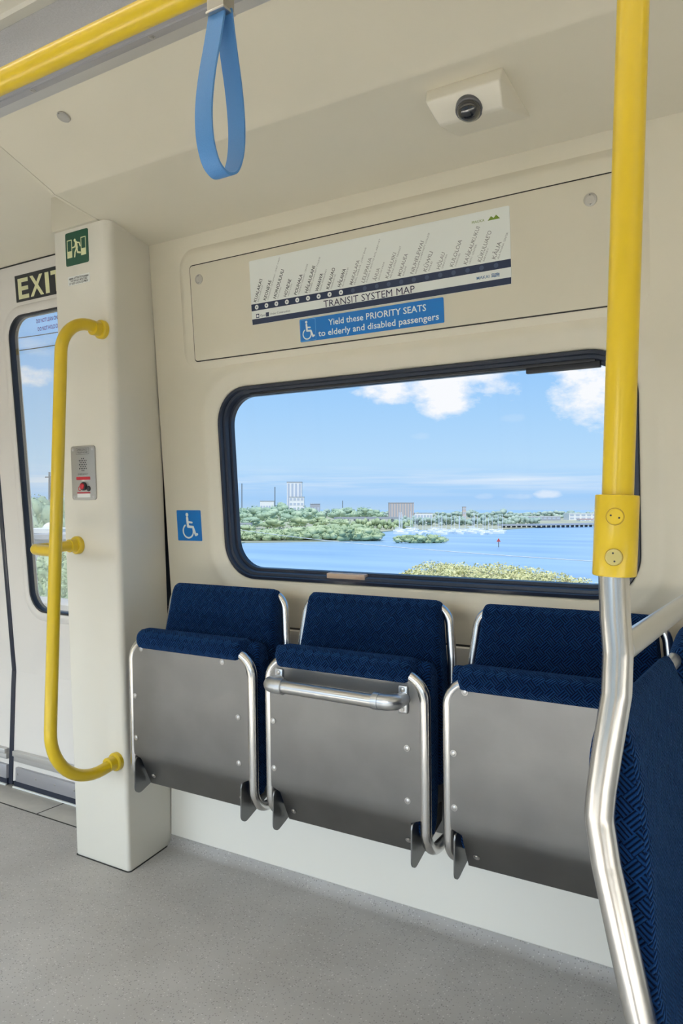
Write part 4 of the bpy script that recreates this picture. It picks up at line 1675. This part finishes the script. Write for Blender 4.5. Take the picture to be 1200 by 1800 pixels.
bm = newbm()
bm.faces.new([bm.verts.new(v) for v in ((-9000, 24, SEA), (9000, 24, SEA), (9000, 12000, SEA), (-9000, 12000, SEA))])
struct('sea', bm, sea_mat(), smooth=False)
M_LAND = mat('shore_ground', srgb(176, 176, 150), .9, var=.15, vscale=.05)
M_CONC = mat('guideway_concrete', srgb(205, 200, 190), .8, var=.06, vscale=2)
M_FOL1 = foliage_mat('mangrove_leaf', srgb(138, 158, 128), srgb(172, 188, 148), srgb(204, 214, 176), .14)  # far leaf colours here paled to put distance haze into them
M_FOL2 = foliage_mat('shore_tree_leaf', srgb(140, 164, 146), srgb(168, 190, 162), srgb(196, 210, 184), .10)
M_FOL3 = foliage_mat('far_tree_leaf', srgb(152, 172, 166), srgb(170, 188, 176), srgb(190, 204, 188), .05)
M_FOLN = foliage_mat('near_tree_leaf', srgb(178, 174, 142), srgb(210, 208, 152), srgb(232, 228, 184), .9)
M_FOLD = foliage_mat('roadside_tree_leaf', srgb(120, 150, 116), srgb(164, 188, 150), srgb(204, 216, 186), .35)
M_BARK = mat('bark', srgb(176, 166, 156), .9)
M_BW = mat('building_white', srgb(232, 232, 232), .7)  # building colours lightened as well, haze is mixed into them
M_BG = mat('building_grey', srgb(168, 172, 182), .7)
M_BB = mat('building_brown', srgb(206, 190, 184), .7)
M_BWIN = mat('building_glass', srgb(182, 192, 208), .5)
M_ROOF = mat('building_roof', srgb(164, 168, 176), .7)
M_REDR = mat('red_roof', srgb(205, 140, 130), .7)
M_HULL = mat('boat_hull', srgb(240, 240, 240), .4)
M_MAST = mat('boat_mast', srgb(225, 228, 232), .4)
M_MARK = mat('marker_red', srgb(205, 70, 60), .5)
M_POST = mat('marker_post', srgb(110, 115, 120), .7)

# land masses
def land(name, px_pts, zt, back=None):
    bm = newbm()
    top = [Vector((p.x, p.y, zt)) for p in px_pts]
    add_rings(bm, [[(p.x, p.y, SEA - .5) for p in top], [(p.x, p.y, zt) for p in top]], True, False)
    return struct(name, bm, M_LAND, smooth=False)


fa = [at_depth(410, 0, 300), at_depth(430, 0, 318), at_depth(560, 0, 330), at_depth(668, 0, 342), at_depth(672, 0, 372), at_depth(640, 0, 430), at_depth(700, 0, 505), at_depth(760, 0, 512), at_depth(888, 0, 525),
      at_depth(1000, 0, 640), at_depth(1400, 0, 700), at_depth(1500, 0, 2600), at_depth(-200, 0, 2600), at_depth(-200, 0, 300)]
land('shore', [Vector((p.x, p.y, 0)) for p in fa], SEA + .5)
land('shore', [Vector(v) for v in ((-260, 26, 0), (-30, 26, 0), (-62, 96, 0), (-130, 150, 0), (-260, 200, 0))], SEA + .6)
land('shore', [Vector(v) for v in ((-16, 24, 0), (40, 24, 0), (40, 60, 0), (20, 78, 0), (-14, 74, 0))], SEA + .6)
land('shore', [Vector((p.x, p.y, 0)) for p in (ground(692, 951), ground(720, 954), ground(784, 953), ground(789, 949), ground(760, 944), ground(700, 945))], SEA + .25)

# guideway parapet right outside the doors
struct('guideway_parapet', box(-14, 9, 3.05, 3.28, -1.2, .555, bev=.01), M_CONC)
struct('guideway_deck', box(-14, 9, 2.02, 3.4, -1.5, -1.15), M_CONC)


def lumps(bm, c, rx, ry, rz, n, sub=1, size=.42, seedv=0, flat=.0):
    """a crown made of many overlapping rough lumps"""
    rnd = random.Random(seedv)
    for i in range(n):
        while True:
            p = Vector((rnd.uniform(-1, 1), rnd.uniform(-1, 1), rnd.uniform(-.75 + flat, 1)))
            if .25 < p.length < 1:
                break
        s = size * rnd.uniform(.6, 1.15)
        ret = bmesh.ops.create_icosphere(bm, subdivisions=sub, radius=1.0)
        for v in ret['verts']:
            k = 1 + .28 * noise.noise(v.co * 2.3 + Vector((i * 3.1, seedv, 0)))
            v.co = Vector((c[0] + (p.x * .72 + v.co.x * s * k) * rx, c[1] + (p.y * .72 + v.co.y * s * k) * ry, c[2] + (p.z * .72 + v.co.z * s * k) * rz))


def leaves(bm, c, rx, ry, rz, n, s, seedv, shell=.35, low=-.25):
    """loose leaf sprays on the outer shell of a crown"""
    rnd = random.Random(seedv)
    for i in range(n):
        while True:
            p = Vector((rnd.uniform(-1, 1), rnd.uniform(-1, 1), rnd.uniform(low, 1)))
            if 1 - shell < p.length < 1:
                break
        k = 1 + .22 * noise.noise(p * 3.0 + Vector((seedv, 0, 0)))
        q = Vector((c[0] + p.x * rx * k, c[1] + p.y * ry * k, c[2] + p.z * rz * k))
        a = Vector((rnd.gauss(0, 1), rnd.gauss(0, 1), rnd.gauss(0, .6))).normalized()
        b = a.orthogonal().normalized()
        ss = s * rnd.uniform(.5, 1.2)
        bm.faces.new([bm.verts.new(q + a * ss), bm.verts.new(q + b * ss * .5), bm.verts.new(q - a * ss), bm.verts.new(q - b * ss * .5)])


def tree(name, label, px, py_top, depth, width_px, gz, mfol, seedv, group, nl=26, leaf=None, trunk=True, crown=.62, sub=1):
    top = at_depth(px, py_top, depth)
    w = width_px / FPX * depth / 2
    hgt = top.z - gz
    base = Vector((top.x, top.y, gz))
    t = thing(name, label, 'tree', tuple(base), group)
    bm = newbm()
    cz = gz + hgt * (1 - crown / 2)
    rz = hgt * crown / 2
    lumps(bm, (base.x, base.y, cz), w, w * .8, rz, nl, sub, .42, seedv)
    if leaf:
        leaves(bm, (base.x, base.y, cz), w * 1.04, w * .85, rz * 1.05, leaf[0], leaf[1], seedv + 5, low=-.8)
    obj('foliage', bm, mfol, t, org=tuple(base), ang=180)
    bm = newbm()
    add_tube(bm, [base - Vector((0, 0, .2)), base + Vector((0, 0, hgt * .35)), base + Vector((w * .1, 0, hgt * .62))], [hgt * .035, hgt * .028, hgt * .015], 8)
    obj('trunk', bm, M_BARK, t, org=tuple(base))
    return t


rnd = random.Random(3)
LZ = SEA + .5


# mangrove belts (uncountable thickets)
def thicket(name, label, pts, mfol, seedv, size=.42, base=LZ, group=None):
    bm = newbm()
    r_ = random.Random(seedv)
    for (px, py_top, depth, wpx) in pts:
        top = at_depth(px, py_top, depth)
        w = wpx / FPX * depth / 2
        h_ = top.z - base
        lumps(bm, (top.x, top.y, base + h_ * .42), w, w, h_ * .60, 22, 2, size, r_.randint(0, 9999))
        leaves(bm, (top.x, top.y, base + h_ * .42), w, w, h_ * .60, 160, w * .12, r_.randint(0, 9999), low=-.4)
    o = obj(name, bm, mfol, None, org=tuple(at_depth(pts[0][0], 950, pts[0][2]).to_2d().to_3d() + Vector((0, 0, base))), ang=180)
    return tag(o, label, 'mangrove', group, 'stuff')


pts = []
for i in range(17):
    f = i / 16
    px = 418 + 238 * f
    top_ = 934 - 8 * math.exp(-((f - .72) / .22) ** 2) + rnd.uniform(-2, 2) - 5 * f * (1 - f)
    pts.append((px, top_, 330 + 10 * f, 40))
pts += [(560, 922, 352, 60), (600, 920, 352, 60), (630, 921, 350, 56), (655, 928, 344, 34), (520, 926, 356, 60), (480, 930, 362, 60), (575, 925, 340, 44), (610, 923, 340, 44), (640, 926, 340, 40)]
thicket('mangrove_thicket', 'dense green mangrove thicket on the point left of the small islet', pts, M_FOL1, 11)
pts = [(702, 942, 318, 24), (716, 940, 318, 28), (733, 939, 318, 30), (750, 938.5, 318, 30), (765, 940, 320, 28), (778, 943, 320, 22)]
thicket('mangrove_thicket', 'small low green mangrove islet in the bay', pts, M_FOL1, 12, base=SEA + .2)

# shore trees behind the mangroves: individuals
G1 = 'green trees on the far shore'
k = 0
for (px, pt, d, w, mf) in ((428, 893, 470, 40, M_FOL2), (447, 889, 520, 44, M_FOL2), (470, 893, 470, 46, M_FOL2), (492, 884, 520, 40, M_FOL2), (512, 893, 450, 50, M_FOL2), (536, 890, 470, 42, M_FOL2),
                           (556, 896, 500, 40, M_FOL2), (590, 893, 610, 34, M_FOL2), (612, 892, 640, 36, M_FOL2), (640, 891, 690, 40, M_FOL2), (660, 897, 640, 30, M_FOL2), (442, 908, 410, 46, M_FOL2), (480, 911, 392, 50, M_FOL1),
                           (522, 908, 418, 44, M_FOL1), (562, 908, 445, 46, M_FOL1), (600, 911, 430, 44, M_FOL1), (430, 922, 372, 44, M_FOL1), (418, 898, 480, 30, M_FOL2)):
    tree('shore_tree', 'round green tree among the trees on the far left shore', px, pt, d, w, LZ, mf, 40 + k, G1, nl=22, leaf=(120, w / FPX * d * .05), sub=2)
    k += 1
# thin far belt
pts = []
for i in range(46):
    px = 560 + i * 14 + rnd.uniform(-4, 4)
    pts.append((px, 898 + rnd.uniform(-3, 3), 1150 + rnd.uniform(-60, 200), 26))
bm = newbm()
for j, (px, pt, d, w) in enumerate(pts):
    top = at_depth(px, pt, d)
    ww_ = w / FPX * d / 2
    lumps(bm, (top.x, top.y, LZ + (top.z - LZ) * .45), ww_, ww_, (top.z - LZ) * .58, 12, 1, .45, j + 300)
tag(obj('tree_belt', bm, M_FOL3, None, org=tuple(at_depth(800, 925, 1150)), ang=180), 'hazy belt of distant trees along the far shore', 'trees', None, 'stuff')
pts = []
for i in range(22):
    pts.append((690 + i * 12, 907 + rnd.uniform(-2, 2), 640, 20))
bm = newbm()
for j, (px, pt, d, w) in enumerate(pts):
    top = at_depth(px, pt, d)
    ww_ = w / FPX * d / 2
    lumps(bm, (top.x, top.y, LZ + (top.z - LZ) * .45), ww_, ww_, (top.z - LZ) * .58, 10, 1, .45, j + 500)
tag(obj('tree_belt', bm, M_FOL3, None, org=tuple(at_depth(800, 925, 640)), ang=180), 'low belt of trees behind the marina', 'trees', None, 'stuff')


# buildings
def building(name, label, px0_, px1_, py_top, depth, deep, mwall, floors, bays, mwin=M_BWIN, roof=None, vertical=False, base=LZ, mroof=M_ROOF):
    a, b = at_depth(px0_, py_top, depth), at_depth(px1_, py_top, depth)
    c = (a + b) / 2
    t = thing(name, label, 'building', (c.x, c.y, base))
    ux = (b - a)
    wid_ = ux.length
    ux.normalize()
    uy = Vector((-sF, cF, 0))
    F_ = Matrix(((ux.x, uy.x, 0, c.x), (ux.y, uy.y, 0, c.y), (0, 0, 1, base), (0, 0, 0, 1)))
    hgt = a.z - base
    o_ = (c.x, c.y, base)
    obj('walls', box(-wid_ / 2, wid_ / 2, 0, deep, -.2, hgt), mwall, t, org=o_, M=F_, smooth=False)
    obj('roof', box(-wid_ / 2 - .3, wid_ / 2 + .3, -.3, deep + .3, hgt, hgt + max(.4, hgt * .02)), mroof, t, org=o_, M=F_, smooth=False)
    bm = newbm()
    if vertical:
        for i in range(bays):
            x = -wid_ / 2 + wid_ * (i + .5) / bays
            add_box(bm, x - wid_ / bays * .27, x + wid_ / bays * .27, -.15, .1, hgt * .06, hgt * .97)
    else:
        for j in range(floors):
            z = hgt * (j + .55) / floors
            for i in range(bays):
                x = -wid_ / 2 + wid_ * (i + .5) / bays
                add_box(bm, x - wid_ / bays * .34, x + wid_ / bays * .34, -.15, .1, z - hgt / floors * .25, z + hgt / floors * .25)
    obj('windows', bm, mwin, t, org=o_, M=F_, smooth=False)
    return t


building('apartment_tower', 'tall pale grey apartment tower rising over the left shore', 504, 530, 848, 900, 16, M_BW, 12, 4, vertical=True)
building('apartment_building', 'lower pale block standing against the foot of the tall tower', 508, 534, 874, 880, 12, M_BW, 5, 4)
building('house', 'low white building on the hill left of the tall tower', 457, 481, 881, 700, 10, M_BW, 1, 5)
building('hotel_building', 'brownish mid-rise block above the marina trees', 684, 727, 884, 760, 16, M_BB, 7, 9, mwin=M_BG, vertical=True)
building('warehouse', 'long low white hall right of the brownish block', 728, 760, 902, 760, 14, M_BW, 1, 6)
building('warehouse', 'long pale shed on the right shore beside the pier', 915, 985, 908, 900, 20, M_BG, 1, 9, mroof=M_BW)
building('warehouse', 'big white hall at the right end of the far shore', 1000, 1050, 903, 950, 24, M_BW, 2, 5, mroof=M_BW)
building('warehouse', 'low shed with reddish roof at the far right shore', 1020, 1062, 913, 860, 14, M_BW, 1, 5, mroof=M_REDR)
building('control_tower', 'slim brown tower standing behind the marina masts', 813, 819, 891, 1000, 5, M_BB, 3, 2)
building('house', 'white building at the waterline left of the mangrove point', 418, 440, 921, 390, 8, M_BW, 1, 3)
building('house', 'small pale house among the trees beside the tall tower', 545, 562, 886, 900, 10, M_BG, 1, 3)

# bridge / pier with piles behind the marina
t = thing('pier', 'long grey pier on piles along the far right shore', 'pier', tuple(ground(960, 931)))
o3 = tuple(t.location)
bm = newbm()
a, b = at_depth(880, 923.5, 560), at_depth(1080, 922.5, 620)
zt = SEA + 3.0
ux = (b - a).to_2d().normalized()
nx_ = Vector((-ux.y, ux.x))


def quadbox(bm, a, b, wd, z0, z1):
    ux = (b - a).to_2d().normalized()
    q = Vector((-ux.y, ux.x)) * wd / 2
    pr = [(a.x - q.x, a.y - q.y), (b.x - q.x, b.y - q.y), (b.x + q.x, b.y + q.y), (a.x + q.x, a.y + q.y)]
    add_prism(bm, pr, z0, z1)


quadbox(bm, a, b, 8, SEA + 1.8, SEA + 3.0)
obj('deck', bm, M_BG, t, org=o3, smooth=False)
for i in range(24):
    f = (i + .5) / 24
    p = a + (b - a) * f
    bm = newbm()
    add_box(bm, p.x - .35, p.x + .35, p.y - 3, p.y + 3, SEA - 1, SEA + 1.8)
    obj('pile', bm, M_POST, t, org=o3, smooth=False)

# grey viaduct seen behind the mangroves
t = thing('viaduct', 'low dark grey bridge line behind the mangrove point', 'bridge', tuple(at_depth(640, 915, 540)))
o3 = tuple(t.location)
a, b = at_depth(590, 909, 560), at_depth(700, 911, 580)
bm = newbm()
quadbox(bm, a, b, 7, a.z - 1.6, a.z)
obj('deck', bm, M_ROOF, t, org=o3, smooth=False)
for i in range(5):
    p = a + (b - a) * ((i + .5) / 5)
    bm = newbm()
    add_box(bm, p.x - .5, p.x + .5, p.y - 1.2, p.y + 1.2, LZ - .3, a.z - 1.4)
    obj('pier_column', bm, M_ROOF, t, org=o3, smooth=False)
pts = [(598 + q * 11, 912 + rnd.uniform(-1.2, 1.6), 515, 18) for q in range(12)]
bm = newbm()
for j, (px, pt, d, w) in enumerate(pts):
    top = at_depth(px, pt, d)
    ww_ = w / FPX * d / 2
    lumps(bm, (top.x, top.y, LZ + (top.z - LZ) * .45), ww_, ww_, (top.z - LZ) * .58, 12, 1, .45, j + 620)
tag(obj('tree_belt', bm, M_FOL1, None, org=tuple(at_depth(650, 920, 515)), ang=180), 'low row of trees in front of the grey bridge line', 'trees', None, 'stuff')

# marina: every boat its own thing
GB = 'sailing boats moored in the marina'
rb = random.Random(21)
first = None


def build_boat():
    t = thing('sailboat', 'white sailing boat with bare mast moored in the far marina', 'boat', (0, 0, SEA), GB)
    bm = newbm()
    secs = []
    for f, w, z in ((-4.2, 1.0, 1.0), (-3, 1.35, 1.05), (0, 1.5, 1.1), (2.6, 1.0, 1.25), (4.2, .12, 1.45)):
        secs.append([(f, -w, SEA + z), (f, -w * .8, SEA - .2), (f, w * .8, SEA - .2), (f, w, SEA + z)])
    add_rings(bm, secs, True, True)
    obj('hull', bm, M_HULL, t, org=(0, 0, SEA), smooth=False)
    obj('cabin', box(-2.2, 1.6, -.8, .8, SEA + 1.0, SEA + 1.75, bev=.2), M_HULL, t, org=(0, 0, SEA))
    bm = newbm()
    add_tube(bm, [(.6, 0, SEA + 1), (.6, 0, SEA + 11)], .13, 6)
    add_tube(bm, [(.6, 0, SEA + 2.3), (-3.2, 0, SEA + 2.4)], .16, 6)
    obj('mast', bm, M_MAST, t, org=(0, 0, SEA))
    return t


boat = build_boat()
spots = []
tries = 0
while len(spots) < 44 and tries < 9000:
    tries += 1
    px = rb.uniform(700, 882)
    d = rb.uniform(425, 505) if px < 845 else rb.uniform(418, 480)
    q = at_depth(px, 895, d)
    if all((q - at_depth(a, 895, b)).length > 10.2 for a, b in spots):
        spots.append((px, d))
for i, (px, d) in enumerate(spots):
    o_ = boat if i == 0 else copy_tree(boat)
    p = at_depth(px, 895, d)
    o_.location = (p.x, p.y, SEA)
    o_.rotation_euler.z = rb.uniform(-.5, .5) + (0 if i % 3 else 1.3)
    s_ = rb.uniform(.75, 1.15)
    o_.scale = (s_, s_, s_)

# channel marker
p = ground(876, 962)
t = thing('channel_marker', 'red channel marker on a post in the open bay', 'marker', tuple(p))
bm = newbm()
add_tube(bm, [p - Vector((0, 0, .5)), p + Vector((0, 0, 2.3))], .16, 8)
obj('post', bm, M_POST, t, org=tuple(p))
bm = newbm()
add_prism(bm, [(-.75, 0), (.75, 0), (0, 1.35)], -.08, .08)
FM = Matrix(((cF, 0, sF, p.x), (sF, 0, -cF, p.y), (0, 1, 0, p.z + 2.0), (0, 0, 0, 1)))
obj('dayboard', bm, M_MARK, t, org=tuple(p), M=FM, smooth=False)

# broad tree in front of the bay
base = at_depth(868, 1100, 52)
base.z = SEA + .6
t = thing('shade_tree', 'broad flat-topped yellow-green tree just below the window', 'tree', tuple(base))
o3 = tuple(base)
bm = newbm()
bt = newbm()
ctop = at_depth(868, 993, 52).z
add_tube(bt, [base - Vector((0, 0, .3)), base + Vector((.3, 0, 3.0)), base + Vector((.1, .3, 5.0))], [.55, .42, .36], 10)
rt = random.Random(5)
crowns = [(720, 1004, 51, 62), (762, 989, 53, 92), (800, 991, 52, 88), (846, 995, 51, 92), (880, 992, 53, 96), (924, 998, 52, 92), (968, 1007, 51, 88), (1010, 1018, 51, 78), (1045, 1030, 50, 70), (700, 1016, 50, 56), (850, 1012, 47, 110), (930, 1018, 47, 110), (770, 1008, 48, 100), (1000, 1030, 48, 90), (1085, 1042, 50, 70)]
for j, (px, pt, d, w) in enumerate(crowns):
    top = at_depth(px, pt, d)
    wr = w / FPX * d / 2
    c = top - Vector((0, 0, .95))
    lumps(bm, c, wr * .9, wr * .9, .85, 8, 2, .34, 700 + j)
    leaves(bm, c, wr * 1.08, wr * 1.08, 1.05, 1500, .10, 800 + j, shell=.45, low=-.3)
    fork = base + Vector((.1, .3, 4.6))
    midp = fork.lerp(c, .55) + Vector((0, 0, -.4))
    add_tube(bt, [fork, midp, c - Vector((0, 0, .2))], [.18, .11, .05], 7)
    for q in range(7):
        e = c + Vector((rt.uniform(-1, 1) * wr * .9, rt.uniform(-1, 1) * wr * .9, rt.uniform(.3, .75)))
        add_tube(bt, [c - Vector((0, 0, .3)), c.lerp(e, .5) + Vector((0, 0, .1)), e], [.05, .035, .015], 5)
obj('foliage', bm, M_FOLN, t, org=o3, ang=180)
obj('branches', bt, M_BARK, t, org=o3)
tree('shade_tree', 'top of a yellow-green tree in the lower left corner of the window', 441, 996, 40, 34, SEA + .6, M_FOLN, 91, None, nl=20, leaf=(700, .10), sub=2)

# trees, dome and roofs seen through the door window
G2 = 'trees beyond the guideway at the door'
k = 0
for (px, pt, d, w) in ((6, 874, 186, 72), (58, 870, 160, 78), (104, 873, 190, 76), (150, 878, 160, 74), (34, 884, 118, 70), (92, 886, 112, 70), (-44, 872, 165, 80), (205, 882, 195, 76)):
    tree('roadside_tree', 'green tree in the far row behind the white dome', px, pt, d, w, SEA + .6, M_FOL2, 900 + k, G2, nl=30, leaf=(700, w / FPX * d * .035), sub=2, crown=.55)
    k += 1
G3 = 'leafy treetops below the door window'
for (px, pt, d, w) in ((22, 972, 42, 100), (98, 966, 48, 104), (150, 974, 40, 120), (66, 990, 34, 120), (-30, 976, 38, 120), (118, 1002, 27, 110)):
    tree('leafy_tree', 'pale green leafy treetop just above the guideway parapet', px, pt, d, w, SEA + .6, M_FOLD, 950 + k, G3, nl=34, leaf=(2600, w / FPX * d * .035), sub=2, crown=.42)
    k += 1
p = at_depth(88, 935, 85)
t = thing('storage_dome', 'white domed tank among the trees beyond the door', 'tank', (p.x, p.y, SEA + .6))
o3 = tuple(t.location)
bm = newbm()
rD = 22 / FPX * 85 * .62
zc = at_depth(88, 932, 85).z
pp, rr = [Vector((p.x, p.y, SEA + .6)), Vector((p.x, p.y, zc))], [rD, rD]
for q in range(1, 9):
    a = q / 8 * PI / 2 * .99
    pp.append(Vector((p.x, p.y, zc + rD * math.sin(a))))
    rr.append(rD * math.cos(a))
add_tube(bm, pp, rr, 24)
obj('shell', bm, M_BW, t, org=o3)
bm = newbm()
add_tube(bm, [Vector((p.x, p.y, zc - .12)), Vector((p.x, p.y, zc + .12))], rD * 1.03, 24)
obj('rim', bm, M_BG, t, org=o3)
building('shed', 'flat white roof below the domed tank beyond the door', 44, 96, 937, 74, 6, M_BG, 1, 5, base=SEA + .6, mroof=M_BW)
building('shed', 'grey flat roof in front of the domed tank', 52, 118, 948, 64, 6, M_BG, 1, 6, base=SEA + .6, mroof=M_ROOF)

# utility pole and wires
M_WIRE = mat('wire', srgb(70, 76, 88), .6)
M_WIREL = mat('wire_bright', srgb(225, 230, 235), .5)
p = at_depth(87, 830, 170)
b_ = Vector((p.x, p.y, SEA + .6))
t = thing('utility_pole', 'slim grey utility pole rising over the trees beyond the door', 'pole', tuple(b_))
bm = newbm()
add_tube(bm, [b_, Vector((p.x, p.y, p.z))], [.30, .20], 8)
obj('shaft', bm, M_POST, t, org=tuple(b_))
bm = newbm()
add_box(bm, p.x - 1.4, p.x + 1.4, p.y - .1, p.y + .1, p.z - 1.2, p.z - .95)
obj('crossarm', bm, M_POST, t, org=tuple(b_), smooth=False)


def wire(label, a, b, da, db, r_, sag, m=M_WIRE, name='power_line'):
    A_, B2 = at_depth(a[0], a[1], da), at_depth(b[0], b[1], db)
    L = [A_.lerp(B2, i / 16) - Vector((0, 0, sag * 4 * (i / 16) * (1 - i / 16))) for i in range(17)]
    bm = newbm()
    add_tube(bm, L, r_, 6)
    tag(obj(name, bm, m, None, org=tuple(A_)), label, 'cable')


wire('upper thin dark power line crossing the top of the door window', (-60, 604, ), (175, 571), 40, 34, .022, .1)
wire('lower thin dark power line crossing the door window', (-60, 626), (175, 593), 40, 34, .022, .1)
wire('pale cable slanting across the water in the main window', (380, 925), (1100, 990), 60, 26, .018, .25, M_WIREL)
for (px, top, d, lab) in ((425, 850, 600, 'thin mast at the left edge of the far shore'), (483, 856, 640, 'thin mast just left of the tall tower'), (602, 880, 700, 'thin mast over the shore trees between tower and brown block')):
    p = at_depth(px, top, d)
    bm = newbm()
    add_tube(bm, [(p.x, p.y, LZ - .2), (p.x, p.y, p.z)], .35, 6)
    tag(obj('mast', bm, M_POST, None, org=(p.x, p.y, LZ)), lab, 'mast')
